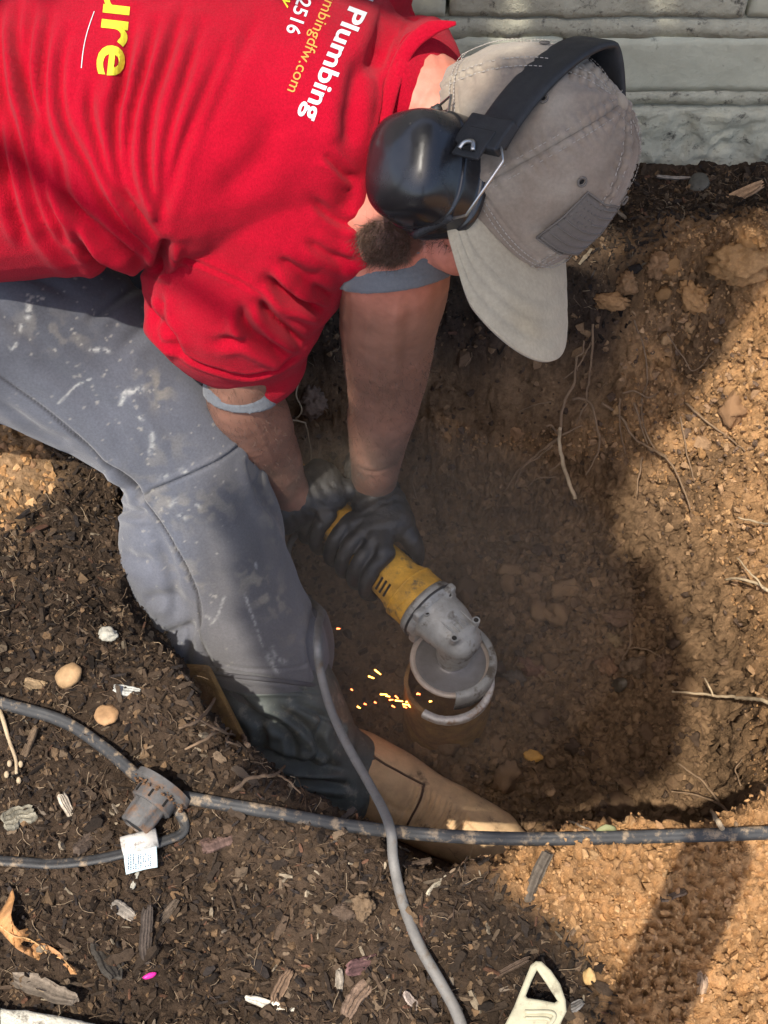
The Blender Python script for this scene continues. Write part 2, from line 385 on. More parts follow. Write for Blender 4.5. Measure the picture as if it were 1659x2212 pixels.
fine = sstep(3.0, 1.0, np.hypot(p2[:, 0]/.9, (p2[:, 1]-.9)/.9))
no = grid_normals(co)
rough_amt = np.where(s > .05, .010, .006)*(1-.3*clay)
rid = 1-np.abs(fbm(co, 26, 4, 61))*2-1.6*np.exp(-(fbm(co, 15, 4, 67)/.035)**2)
co = co + no*(rough_amt*(fbm(co, 18, 5, 71, .62)*1.6+.35*rid)*fine)[:, None]
no = grid_normals(co)
gran = 1-np.abs(vnoise(co*120, 81))*2.4+.8*vnoise(co*250, 82)
co = co + no*((.0022+.0026*clay)*gran*fine*(1+.8*clay) + .0012*vnoise(co*330, 83)*fine)[:, None]
# clods standing out of floor and slopes
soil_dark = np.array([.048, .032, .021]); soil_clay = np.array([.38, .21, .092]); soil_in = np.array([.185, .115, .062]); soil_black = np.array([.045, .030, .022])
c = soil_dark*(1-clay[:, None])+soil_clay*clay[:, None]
c = c*(1-left_sunlit[:, None])+np.array([.24, .15, .08])*left_sunlit[:, None]  # sunlight on the left strip put into the soil colour
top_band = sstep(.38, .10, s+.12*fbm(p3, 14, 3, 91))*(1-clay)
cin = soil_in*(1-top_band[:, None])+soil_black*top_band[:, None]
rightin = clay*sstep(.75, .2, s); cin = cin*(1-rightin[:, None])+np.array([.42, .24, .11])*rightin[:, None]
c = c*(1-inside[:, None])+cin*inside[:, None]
hum = np.clip(sstep(-.05, .35, fbm(co, 9, 4, 111)+.25*sstep(1.18, 1.36, p2[:, 1]))*clay*sstep(1.0, 1.2, p2[:, 1])*.75, 0, 1)[:, None]; c = c*(1-hum)+np.array([.12, .075, .043])*hum
c = c*(1+.42*fbm(co, 30, 4, 101))[:, None]
c = c*(1-.25*np.clip(fbm(co, 8, 3, 105), 0, 1))[:, None]; c = c*(1+.5*np.clip(fbm(co, 5, 4, 121), -.6, .8)*(1-clay)*(1-inside))[:, None]
c = np.clip(c, .004, 1)
ii = np.arange((ny-1)*(nx-1)); r_, k_ = ii//(nx-1), ii % (nx-1); a0 = r_*nx+k_
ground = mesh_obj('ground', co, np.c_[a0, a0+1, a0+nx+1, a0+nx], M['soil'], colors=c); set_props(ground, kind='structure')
GC, GN, GCOL, GS, GCLAY = co, grid_normals(co), c, s, clay
me = ground.data
tri = np.vstack([np.c_[a0, a0+1, a0+nx+1], np.c_[a0, a0+nx+1, a0+nx]])
GB = BVHTree.FromPolygons([tuple(v) for v in co], [tuple(t) for t in tri.tolist()])
X0, X1, Y0, Y1 = xs[0], xs[-1], ys[0], ys[-1]
ring = [(X0, Y0), (X1, Y0), (X1, Y1), (X0, Y1)]; big = [(-60, -60), (60, -60), (60, 60), (-60, 60)]
V = [(x, y, 0.0) for x, y in ring]+[(x, y, -.02) for x, y in big]
far = mesh_obj('ground', V, [(4, 5, 1, 0), (5, 6, 2, 1), (6, 7, 3, 2), (7, 4, 0, 3)], M['soil'], colors=np.tile([.05, .037, .026], (8, 1)), smooth=False); set_props(far, kind='structure')
def G(u, v, lift=0.0):
    o = Vector(CAM); d = Vector(ray(u, v)).normalized(); h = GB.ray_cast(o, d)
    if h[0] is None: p = P(u, v, 0); return p, np.array([0, 0, 1.])
    n = np.array(h[1]); n = n if n[2] > 0 else -n
    return np.array(h[0])+n*lift, n

# ================================================================ HOUSE WALL
WY = 1.585
wall = empty('house_wall', 'painted grey green masonry house wall along the top right edge of the bed', 'wall', (0, WY, 0))
def P_wall_z(v):
    d = ray(1400, v); return (CAM+d*(WY/d[1]))[2]
zb = [P_wall_z(v) for v in (400, 226, 214, 192, 76, 32)]
def rough_strip(name, x0, x1, z0, z1, y0, m, amp, seed, h=.006, parent=wall, edge=.0012, thick=.05):
    nx_ = max(2, int((x1-x0)/h)); nz_ = max(2, int((z1-z0)/h)); X, Z = np.meshgrid(np.linspace(x0, x1, nx_), np.linspace(z0, z1, nz_))
    q = np.c_[X.ravel(), np.full(X.size, seed*.37), Z.ravel()]
    d = amp*(fbm(q, 22, 5, seed)*1.4+.5*vnoise(q*90, seed+3)); ez = np.minimum(Z.ravel()-z0, z1-Z.ravel()); ex = np.minimum(X.ravel()-x0, x1-X.ravel())
    rd = edge*(np.exp(-ez/.005)+np.exp(-ex/.005)); zz = Z.ravel()+.25*amp*fbm(q, 30, 3, seed+9)
    V = np.c_[X.ravel()-0, y0-d+rd-WY, zz]; i = np.arange((nz_-1)*(nx_-1)); r, k = i//(nx_-1), i % (nx_-1); a = r*nx_+k
    Fs = np.c_[a, a+1, a+nx_+1, a+nx_].tolist()
    b = len(V); V = np.vstack([V, [(x0, y0+thick-WY, z0), (x1, y0+thick-WY, z0), (x1, y0+thick-WY, z1), (x0, y0+thick-WY, z1)]])
    bot = list(range(nx_)); topi = [(nz_-1)*nx_+k for k in range(nx_)]; lef = [r*nx_ for r in range(nz_)]; rig = [r*nx_+nx_-1 for r in range(nz_)]
    Fs += [tuple(bot[::-1]+[b, b+1]), tuple(topi+[b+2, b+3]), tuple(lef+[b+3, b]), tuple(rig[::-1]+[b+1, b+2]), (b, b+3, b+2, b+1)]
    return mesh_obj(name, V, [tuple(f) for f in Fs], m, parent)
bk = mesh_obj('backing', box_geo(np.array([0, .09, .6]), [np.array([1.6, 0, 0]), np.array([0, .04, 0]), np.array([0, 0, .9])])[0], box_geo(np.zeros(3), np.eye(3))[1], M['joint'], wall, False)
rough_strip('foundation', -1.5, 1.5, -.12, zb[1]-.003, WY-.012, M['wall_rough'], .010, 3)
rough_strip('mortar_ledge', -1.5, 1.5, zb[1]+.006, zb[3]+.001, WY-.0085, M['wall_rough'], .005, 5)
zc = zb[3]; row = 0; hb = zb[4]-zb[3]; gap = zb[5]-zb[4]
while zc < 1.25:
    off = (.25 if row % 2 else 0)+.13; x = -1.5
    nxt = -1.5+off+.37
    while x < 1.5-.02:
        x1 = min(nxt, 1.5); zz0 = zc+.002
        rough_strip('brick', x+.002, x1-.004, zz0, zc+hb, WY-.0095+random.uniform(-.0006, .0006), M['wall_rough'] if (row and random.random() < .35) else M['wall'], .0022 if row == 0 else .004, 20+row*9+int(x*7), h=.010 if abs(x) < 1.6 and row < 3 else .03)
        x = x1; nxt = x+.42
    rough_strip('mortar_joint', -1.5, 1.5, zc+hb+.0005, zc+hb+gap-.004, WY-.008, M['wall_rough'], .004, 50+row, h=.008)
    zc += hb+gap; row += 1

# ================================================================ PERSON
def local(geo_pts): return geo_pts
person = empty('person', 'man in red work t-shirt, grey trousers and dusty cap bending head down into the hole', 'person', (-.12, .75, -.44))
def part(o, root=None): return keep(o, root or person)
# ---- head frame
HC = D(1108, 343, 1.285); HX = nrm(cv(.103, -.974, .20)); HZ = nrm(cv(.707, .213, .674)); HZ = nrm(HZ-HX*(HZ@HX)); HY = np.cross(HZ, HX)
def hd(x, y, z): return HC+HX*x+HY*y+HZ*z
def hell(x, y, z, a, b, c): return ellipsoid(hd(x, y, z), [HX*a, HY*b, HZ*c])
# ---- skin body (one continuous mesh)
L_ARM = [P(800, 430, .42), P(850, 560, .36), P(842, 700, .25), P(836, 800, .14), P(826, 900, .04), P(813, 985, -.04), P(808, 1050, -.12)]
R_ARM = [P(600, 500, .36), P(545, 700, .28), P(520, 835, .19), P(545, 905, .10), P(575, 975, .0), P(612, 1045, -.08), P(640, 1085, -.12)]
body_geo = [
    chain([P(-260, 330, .36), P(100, 260, .42), P(500, 200, .46), P(800, 190, .47)], [(.08, .11), (.08, .11), (.07, .12), (.05, .08)]),
    chain([P(780, 240, .45), P(880, 212, .485), hd(-.035, 0, -.05)], [.040, .056, .060]),
    chain([P(700, 330, .40)+np.array([0, .24, 0]), P(700, 330, .40), P(640, 450, .37)], [.05, .06, .05]),
    chain(L_ARM, [.062, .063, .058, .053, .045, .036, .031], n=26),
    chain(R_ARM, [.036, .040, .041, .048, .044, .035, .031], n=26),
    hell(0, 0, .015, .098, .076, .105), hell(.035, 0, -.045, .062, .060, .055), hell(.06, 0, -.085, .036, .038, .030),
    hell(.080, 0, -.005, .020, .055, .014), hell(.103, 0, -.022, .016, .013, .022), hell(.112, 0, -.034, .011, .016, .010),
    hell(.100, .013, -.036, .008, .008, .008), hell(.100, -.013, -.036, .008, .008, .008),
    hell(.094, 0, -.058, .008, .022, .006), hell(.091, 0, -.068, .008, .019, .006), hell(.068, -.040, -.028, .022, .022, .022), hell(.068, .040, -.028, .022, .022, .022),
    hell(-.005, -.080, -.012, .016, .007, .028), hell(-.005, .080, -.012, .016, .007, .028)]
body = union('body', body_geo, .0035, M['skin'], smooth=4); part(body)
co, e, no = get_arrays(body.data); u, v, t = proj(co)
co = co+no*(.0016*fbm(co, 26, 4, 7)+.0030*fbm(co*np.array([1, 1, .45]), 20, 2, 8))[:, None]
body.data.vertices.foreach_set('co', co.astype(np.float32).ravel()); body.data.update()
apply_folds(body, [([(850, 120), (900, 140), (990, 130)], 5, .7), ([(900, 70), (940, 110), (960, 160)], 6, .8), ([(860, 270), (905, 230), (930, 180)], 7, .8), ([(930, 500), (960, 530), (985, 548)], 4, 1.2), ([(868, 620), (850, 720), (862, 820), (838, 900), (830, 980)], 4, .9, 'r'), ([(800, 640), (790, 760), (805, 860), (800, 960)], 4.5, .8, 'r'), ([(850, 740), (810, 830), (815, 900)], 3.5, .7, 'r'), ([(545, 900), (575, 960), (600, 1020)], 4, .8, 'r'), ([(770, 1010), (810, 1020), (850, 1008)], 3, .8), ([(890, 640), (880, 760), (865, 860)], 16, 2.0)], None)
co, e, no = get_arrays(body.data)
sk = np.tile([.27, .13, .088], (len(co), 1))
face = sstep(.30, .40, co[:, 2]); sk = sk*(1-face[:, None])+np.array([.52, .19, .13])*face[:, None]
dirty = .35*sstep(.34, .25, co[:, 2])+.65*sstep(.14, -.08, co[:, 2]); n1 = np.clip(.62+1.1*fbm(co, 24, 5, 17), 0, 1)
sk = sk*(1-(dirty*.85*n1)[:, None])+np.array([.085, .066, .052])*(dirty*.85*n1)[:, None]
fre = sstep(.2, .6, fbm(co, 60, 4, 23)); sk = sk*(1-.12*fre[:, None])
add_color(body, sk)
# eyes under the peak
for sy in (-1, 1):
    V, F_ = ellipsoid(hd(.086, sy*.030, -.012), [HX*.011, HY*.013, HZ*.011], 14, 8); part(mesh_obj('eye', V, F_, mat('eye_white', (.6, .56, .52), .3, var=0, bump=0)))
# ---- beard and hair
def hair_mesh(name, roots, dirs, length, width, seed, curl=.3):
    r = np.random.default_rng(seed); V = []; Fs = []
    for p, d in zip(roots, dirs):
        l = length*r.uniform(.5, 1.2); d = nrm(d+r.normal(0, .45, 3)); q = np.array(p, float); sd_ = nrm(np.cross(d, r.normal(0, 1, 3))); b = len(V)
        for k in range(5):
            w = width*(1-k/4.6); V += [q-sd_*w, q+sd_*w]; d = nrm(d+r.normal(0, curl, 3)); q = q+d*l/4
        for k in range(4): Fs.append((b+2*k, b+2*k+1, b+2*k+3, b+2*k+2))
    o = mesh_obj(name, V, Fs, M['hair']); set_props(o, kind='stuff'); return o
rt, dr_ = [], []
for i in range(1800):
    a = random.uniform(-1, 1); b = random.uniform(0, 1)
    y = -.074*math.sin(a*1.4); x = .035+.052*math.cos(a*1.4)*random.uniform(.7, 1); zz = -.052-.085*b*random.uniform(.3, 1)
    zz -= .014; rt.append(hd(x-.02*b, y*(1-.35*b), zz)); dr_.append(HX*.2*math.cos(a)+HY*(-.3*math.sin(a))-HZ*1.2)
part(hair_mesh('beard', rt, dr_, .017, .00032, 3, .6))
rt, dr_ = [], []
for i in range(900):
    a = random.uniform(-1, 1); y = -.074*math.sin(a*1.5); x = -.088*math.cos(a*1.5); zz = random.uniform(-.035, .01)
    rt.append(hd(x, y, zz)); dr_.append(-HX*.2*math.cos(a)-HY*(.2*math.sin(a))-HZ)
part(hair_mesh('hair', rt, dr_, .016, .0004, 5, .15))
rt, dr_ = [], []; bco, _e, bno = get_arrays(body.data); arm_i = np.where((bco[:, 2] < .24) & (bco[:, 2] > -.06) & (bco[:, 0] > -.3) & (bco[:, 0] < .2) & (bno@AB > -.1))[0]
for q in np.random.default_rng(9).choice(arm_i, 2600): rt.append(bco[q]); dr_.append(bno[q]*.35+np.array([.3, 0, -1.]))
part(hair_mesh('arm_hair', rt, dr_, .010, .00018, 6, .25))

# ---- shirt
sh_geo = [
    chain([P(-330, 330, .40), P(-60, 290, .44), P(200, 250, .46), P(430, 225, .465), P(640, 215, .47)], [(.135, .18), (.135, .185), (.14, .195), (.135, .20), (.12, .17)], n=22, seg=30),
    chain([P(640, 200, .46), P(790, 200, .47), P(858, 188, .485)], [(.11, .16), (.085, .115), (.07, .092)], n=10, seg=28),
    ellipsoid(P(590, 420, .40), [np.array([.13, 0, 0]), np.array([0, .13, 0]), np.array([0, 0, .115])], 30, 18),
    ellipsoid(P(690, 480, .36), [np.array([.075, 0, 0]), np.array([0, .07, 0]), np.array([0, 0, .10])], 30, 18),
    chain([P(560, 520, .36), P(520, 630, .30), P(530, 715, .245), P(545, 775, .205)], [(.118, .105), (.112, .100), (.094, .086), (.063, .062)], n=14, seg=28),
    ellipsoid(P(742, 440, .42), [np.array([.024, 0, 0]), np.array([0, .055, 0]), np.array([0, 0, .06])], 24, 14), ellipsoid(P(765, 320, .455), [np.array([.03, 0, 0]), np.array([0, .05, 0]), np.array([0, 0, .05])], 24, 14), ellipsoid(P(776, 395, .45), [np.array([.018, 0, 0]), np.array([0, .045, 0]), np.array([0, 0, .04])], 24, 14), ellipsoid(P(768, 425, .42), [np.array([.022, 0, 0]), np.array([0, .05, 0]), np.array([0, 0, .05])], 24, 14), ellipsoid(P(752, 500, .40), [np.array([.022, 0, 0]), np.array([0, .05, 0]), np.array([0, 0, .06])], 24, 14), ellipsoid(P(815, 120, .49), [np.array([.035, 0, 0]), np.array([0, .05, 0]), np.array([0, 0, .04])], 24, 14),
    # far shoulder, out of the frame
    ellipsoid(P(600, 420, .40)+np.array([0, .36, 0]), [np.array([.12, 0, 0]), np.array([0, .10, 0]), np.array([0, 0, .11])], 30, 18),
    chain([P(640, 420, .40)+np.array([.05, .30, 0]), P(800, 440, .40), P(835, 500, .36)], [.09, .075, .07], n=10, seg=22),
]
shirt = union('shirt', sh_geo, .0030, M['shirt'], smooth=10); part(shirt)
f = [
 ([(0, 100), (10, 200), (30, 270), (60, 380), (90, 480), (130, 545), (180, 590)], 10, 4.5), ([(45, 0), (38, 80), (50, 180), (70, 260), (90, 380), (115, 470), (170, 545), (260, 600)], 9, 5),
 ([(75, 0), (62, 100), (65, 200), (95, 290), (110, 380), (150, 450), (240, 540), (330, 590)], 9, 5), ([(110, 20), (95, 120), (95, 230), (125, 340), (150, 430), (210, 490), (300, 560), (340, 585)], 9, 4.5),
 ([(150, 60), (130, 160), (140, 260), (190, 360), (230, 440), (300, 520), (345, 560)], 8, 3.6), ([(200, 170), (195, 240), (215, 310), (240, 390), (290, 460), (345, 530)], 8, 3.6),
 ([(290, 30), (265, 180), (250, 260), (262, 380), (300, 470), (345, 520)], 10, 5.5), ([(340, 40), (310, 160), (285, 260), (280, 360), (310, 450), (350, 500)], 8, 4.2),
 ([(400, 0), (360, 130), (330, 230), (320, 330), (330, 420), (350, 490)], 9, 3.8), ([(440, 40), (400, 170), (370, 280), (350, 400), (350, 480)], 8, 3), ([(500, 60), (440, 210), (390, 330), (362, 430), (355, 480)], 10, 2.6),
 ([(560, 20), (500, 160), (440, 300)], 14, 1.6), ([(0, 330), (20, 400), (35, 470), (60, 530)], 10, 4), ([(0, 20), (-8, 160), (5, 320), (10, 420)], 12, 4),
 ([(600, 250), (560, 340), (470, 430)], 24, 2.0),
 ([(698, 330), (722, 352), (748, 378), (770, 392)], 8, 2.4), ([(672, 430), (710, 462), (745, 482), (782, 488)], 9, 2.6), ([(660, 520), (700, 545), (740, 565), (778, 572)], 9, 2.6),
 ([(640, 600), (680, 622), (716, 640)], 8, 3.2), ([(575, 600), (620, 640), (660, 655), (700, 672)], 9, 7), ([(560, 650), (590, 690), (625, 720), (655, 742)], 9, 7),
 ([(518, 660), (535, 710), (580, 745), (630, 766)], 10, 5.5), ([(460, 740), (520, 735), (575, 760), (620, 782)], 9, 3), ([(600, 560), (650, 590), (690, 600)], 10, 3.5),
 ([(320, 645), (335, 690), (370, 730), (395, 770)], 7, 5), ([(345, 640), (352, 690), (385, 735)], 7, 3.5),
 ([(345, 545), (420, 568), (500, 602), (570, 640)], 3.5, 1.6), ([(330, 600), (350, 560), (360, 520)], 10, 7),
 ([(318, 640), (345, 720), (410, 775), (470, 800), (540, 815), (610, 790), (650, 762)], 3.5, 2.0),
 ([(880, 20), (860, 90), (835, 170), (822, 260), (800, 330)], 4, 2.2), ([(960, 60), (880, 90), (850, 150), (830, 230)], 4, 2.0),
 ([(930, 0), (850, 60), (800, 170)], 22, 5), ([(990, 0), (1010, 30), (1040, 40)], 8, 5), ([(780, 120), (760, 230), (755, 320)], 16, 3),
 ([(150, 470), (200, 560), (300, 608)], 9, 4), ([(230, 600), (160, 560), (120, 500)], 8, 3),
]
def sh_extra(co, u, v):
    return .0035*fbm(co, 9, 3, 11)+.0010*fbm(co, 45, 3, 12)
co, u, v, fac = apply_folds(shirt, f, sh_extra, facing=-.35)
co2, e, no = get_arrays(shirt.data); shirt.data.vertices.foreach_set('co', lap(co2, e, 1).astype(np.float32).ravel()); shirt.data.update()
def bvh_of(o):
    me = o.data; return BVHTree.FromPolygons([tuple(q.co) for q in me.vertices], [tuple(p.vertices) for p in me.polygons])
SB = bvh_of(shirt)
def on_surface(bvh, u, v, lift, fallback=1.2):
    o = Vector(CAM); d = Vector(ray(u, v)).normalized(); h = bvh.ray_cast(o, d)
    if h[0] is None: return None, None
    n = Vector(h[1]); n = n if n.dot(d) < 0 else -n
    return np.array(h[0]+n*lift), np.array(n)
def print_on(name, text, end, d, size, m, bvh, parent, bold=0.0, shear=0, align='RIGHT', lift=.0007, curve=0, sx=1.0):
    """flat print: glyphs laid on the cloth; end = baseline anchor, d = reading direction"""
    c_ = bpy.data.curves.new(name, 'FONT'); c_.body = text; c_.align_x = align; c_.offset = bold; c_.shear = shear; c_.resolution_u = 4
    o = bpy.data.objects.new(name, c_); COL.objects.link(o)
    me = bpy.data.meshes.new_from_object(o.evaluated_get(bpy.context.evaluated_depsgraph_get())); bpy.data.objects.remove(o); bpy.data.curves.remove(c_)
    bm = bmesh.new(); bm.from_mesh(me); bmesh.ops.remove_doubles(bm, verts=bm.verts, dist=1e-4); bmesh.ops.triangulate(bm, faces=bm.faces)
    for _ in range(4):
        lim = 4.5/size; ed = [q for q in bm.edges if q.calc_length() > lim]
        if not ed: break
        bmesh.ops.subdivide_edges(bm, edges=ed, cuts=1); bmesh.ops.triangulate(bm, faces=bm.faces)
    d = np.array(d, float); d /= np.hypot(*d); up = np.array([-d[1], d[0]])
    if up[0] < 0: up = -up
    bad = []
    for q in bm.verts:
        x, y = q.co.x*size*sx, q.co.y*size; pxy = np.array(end)+d*x+up*(y+curve*x*x)
        h, n = on_surface(bvh, pxy[0], pxy[1], lift)
        if h is None: bad.append(q)
        else: q.co = h
    if bad: bmesh.ops.delete(bm, geom=bad, context='VERTS')
    bmesh.ops.recalc_face_normals(bm, faces=bm.faces); bm.to_mesh(me); bm.free(); me.materials.append(m)
    o = bpy.data.objects.new(name, me); COL.objects.link(o); o.parent = parent; return o
print_on('lettering', 'd Plumbing', (653, 252), (-.345, .93), 57, M['print_white'], SB, shirt, bold=.022, curve=.0002, sx=1.26)
print_on('lettering', 'plumbingdfw.com', (619, 197), (-.385, .92), 36, M['print_gold'], SB, shirt, sx=1.02)
print_on('lettering', '2516', (617, 70), (-.33, .93), 44, M['print_white'], SB, shirt, bold=.012, sx=.95)
print_on('lettering', 'y', (606, 8), (-.33, .93), 40, M['print_yellow'], SB, shirt, shear=.3)
print_on('lettering', 'ure', (209, 163), (-.11, .99), 118, M['print_yellow'], SB, shirt, bold=.018, sx=1.25)
V = []; 
for q in range(30):
    k = q/29; pu = 204-27*k-6*math.sin(k*3); pv = 26+122*k
    for w in (-.9, .9): V.append(on_surface(SB, pu+w, pv, .0009)[0])
keepers = [(2*i, 2*i+1, 2*i+3, 2*i+2) for i in range(29)]
o = mesh_obj('white_thread', V, keepers, M['print_white'], shirt)
BB = bvh_of(body); cp = []
for a, b in [(985, 50), (930, 62), (888, 95), (862, 140), (845, 190), (832, 240), (818, 290), (800, 340)]:
    hs = [h_ for h_ in (on_surface(SB, a, b, 0)[0], on_surface(BB, a, b, 0)[0]) if h_ is not None]
    q_ = min([proj(h_)[2] for h_ in hs]) if hs else 1.25; cp.append([a, b, q_])
cp = np.array(cp); cp[:, 2] = np.convolve(np.pad(cp[:, 2], 2, mode='edge'), np.ones(5)/5, 'valid'); cpt = [D(a, b, t_-.003) for a, b, t_ in cp]
o = tube('collar', cpt, [(.0012, .002)]+[(.0035, .0085)]*(len(cpt)-2)+[(.0012, .003)], M['shirt'], n=60, seg=14, ref=AB); o.parent = shirt
bco, _e, bno = get_arrays(body.data); bu, bv, bt = proj(bco); wv = (bno@AB)
bi = np.where((bu > 755) & (bu < 888) & (bv > 455) & (bv < 600) & (wv > -.15) & (bco[:, 2] > .28) & (((bu-842)/66)**2+((bv-522)/48)**2+.55*fbm(bco, 60, 2, 3) < 1))[0]
rt, dr_ = [], []
if len(bi):
    at_ = body.data.color_attributes['Col']; ca = np.empty(len(bco)*4, np.float32); at_.data.foreach_get('color', ca); ca = ca.reshape(-1, 4)
    wb = sstep(1.25, .75, ((bu-840)/72)**2+((bv-525)/58)**2+.45*fbm(bco, 50, 3, 3))*(bco[:, 2] > .28)*(wv > -.3); ca[:, :3] = ca[:, :3]*(1-.85*wb[:, None])+np.array([.035, .022, .015])*.85*wb[:, None]; at_.data.foreach_set('color', ca.ravel())
    for q in np.random.default_rng(4).choice(bi, 1900): rt.append(bco[q]); dr_.append(bno[q]*.12+cv(-.6, -.55, .0))
    part(hair_mesh('beard', rt, dr_, .019, .00024, 13, .35))
# ribbed collar and sleeve hem of the far undershirt
tubes = chain([P(840, 470, .39), P(850, 540, .366), P(858, 596, .342)], [.068, .069, .069], n=10, seg=28, endcap=False)
us = union('undershirt_sleeve', [tubes], .003, M['undershirt'], smooth=3); part(us)
apply_folds(us, [([(800, 590), (865, 602), (940, 590)], 3, 1.5), ([(790, 560), (850, 575), (940, 565)], 10, 2), ([(800, 540), (880, 560), (945, 540)], 6, 1.5)])
us2 = union('undershirt_sleeve', [chain([P(525, 780, .225), P(522, 832, .19), P(520, 856, .176)], [.042, .0455, .046], n=8, seg=26, endcap=False)], .003, M['undershirt'], smooth=3); part(us2)
apply_folds(us2, [([(470, 868), (520, 872), (570, 860)], 3, 1.2)])

# ---- trousers
tr_geo = [
    chain([P(-300, 560, .30), P(-120, 640, .27), P(60, 710, .22), P(230, 810, .16), P(370, 930, .09), P(420, 1020, .04)], [(.15, .16), (.135, .135), (.122, .118), (.108, .105), (.093, .092), (.082, .082)], n=26, seg=30),
    chain([P(395, 985, .06), P(430, 1080, .0), P(475, 1200, -.08), P(525, 1320, -.16), P(575, 1410, -.23)], [(.083, .082), (.086, .085), (.090, .086), (.095, .086), (.097, .085)], n=22, seg=30),
    chain([P(470, 960, .04), P(480, 1050, .0), P(520, 1150, -.07)], [.05, .06, .06], n=10),
    chain([P(365, 1100, -.0), P(375, 1200, -.07), P(430, 1320, -.15), P(485, 1400, -.205)], [(.060, .065), (.072, .068), (.068, .065), (.058, .055)], n=14, seg=26),
    ellipsoid(P(655, 1400, -.27), [cv(.045, .0, 0), cv(0, .075, 0), cv(0, 0, .05)], 24, 14),
    ellipsoid(P(-280, 480, .28), [np.array([.16, 0, 0]), np.array([0, .22, 0]), np.array([0, 0, .15])], 26, 16),
    # far leg, hidden behind the near one
    chain([P(-260, 470, .26)+np.array([0, .14, 0]), P(60, 640, .16)+np.array([0, .12, 0]), P(240, 800, .06)+np.array([0, .10, 0])], [.12, .11, .09], n=16),
    chain([P(240, 800, .06)+np.array([0, .10, 0]), P(300, 1010, -.14)+np.array([0, .06, 0]), P(330, 1150, -.33)+np.array([0, .05, 0])], [.085, .075, .065], n=14)]
trousers = union('trousers', tr_geo, .0030, M['trousers'], smooth=10); part(trousers)
seam = [(-20, 800), (60, 858), (150, 925), (215, 985), (262, 1030), (300, 1062), (318, 1090), (345, 1128), (375, 1175), (405, 1230), (425, 1280), (434, 1330), (430, 1370), (445, 1410), (468, 1450)]
cross = [(305, 1068), (350, 1048), (420, 1020), (480, 990), (520, 960), (548, 938)]
tf = [(seam, 3.2, 3.2, 'g'), ([(a+9, b-7) for a, b in seam], 4, 1.3, 'r'), (cross, 3.0, 2.2, 'g'), ([(a-2, b-9) for a, b in cross], 4, 1.3, 'r'),
 ([(236, 1004), (262, 1022), (300, 1058), (306, 1090)], 8, 8), ([(246, 1092), (280, 1105), (318, 1108)], 9, 7), ([(262, 1190), (290, 1210), (340, 1216)], 14, 4), ([(310, 1300), (350, 1290), (400, 1300)], 14, 5),
 ([(335, 1385), (375, 1370), (420, 1350)], 12, 6), ([(395, 1440), (410, 1400), (415, 1340)], 9, 5), ([(0, 560), (80, 600), (160, 640)], 14, 2.5), ([(185, 700), (260, 640), (330, 600)], 12, 4.5), ([(250, 760), (330, 700), (400, 680)], 16, 3),
 ([(60, 760), (160, 830), (240, 900), (300, 1000)], 20, 4), ([(330, 1000), (300, 930), (240, 860)], 15, 3.5), ([(540, 950), (560, 1050), (600, 1130)], 9, 4), ([(530, 985), (552, 1060), (575, 1110)], 8, 3.5),
 ([(0, 870), (90, 930), (160, 960)], 9, 3), ([(320, 1120), (360, 1200), (380, 1290), (375, 1350)], 12, 4), ([(680, 1300), (672, 1390), (690, 1470)], 10, 7), ([(430, 1440), (540, 1462), (640, 1478)], 5, 2.5), ([(440, 1425), (540, 1447), (650, 1440), (670, 1390)], 3, 1.2),
 ([(400, 1100), (450, 1180), (480, 1290), (500, 1380)], 22, 2.5), ([(520, 1060), (560, 1180), (600, 1280)], 22, 2.5), ([(-40, 620), (40, 700), (120, 760)], 18, 3)]
def tr_extra(co, u, v): return .004*fbm(co, 8, 3, 21)+.0009*fbm(co, 40, 3, 22)
co, u, v, fac = apply_folds(trousers, tf, tr_extra)
base = np.tile([.096, .101, .120], (len(co), 1))
px = np.c_[u, v]
warm = sstep(900, 1050, v)*sstep(380, 480, u); base = base*(1-.35*warm[:, None])+np.array([.135, .12, .105])*.35*warm[:, None]
worn = fbm(co, 6, 4, 31)[:, None]; base = base*(1+.55*worn)
def stain(pl, w, colr, amt=1, sc=220, th=.0, seed=1):
    global base
    pl = smooth_path(np.array(pl, float), 12) if len(pl) > 1 else np.array([pl[0], (pl[0][0]+.1, pl[0][1]+.1)], float)
    k = np.where((u > pl[:, 0].min()-3*w) & (u < pl[:, 0].max()+3*w) & (v > pl[:, 1].min()-3*w) & (v < pl[:, 1].max()+3*w) & (fac > .2))[0]
    if not len(k): return
    d, _, _ = seg_dist(px[k], pl); a = np.exp(-(d/w)**2)*amt; a = a*sstep(th-.15, th+.25, fbm(co[k], sc, 2, seed)+.1); a = np.clip(a, 0, 1)
    base[k] = base[k]*(1-a[:, None])+np.array(colr)*a[:, None]
W_ = (.36, .36, .34); DU = (.30, .265, .20)
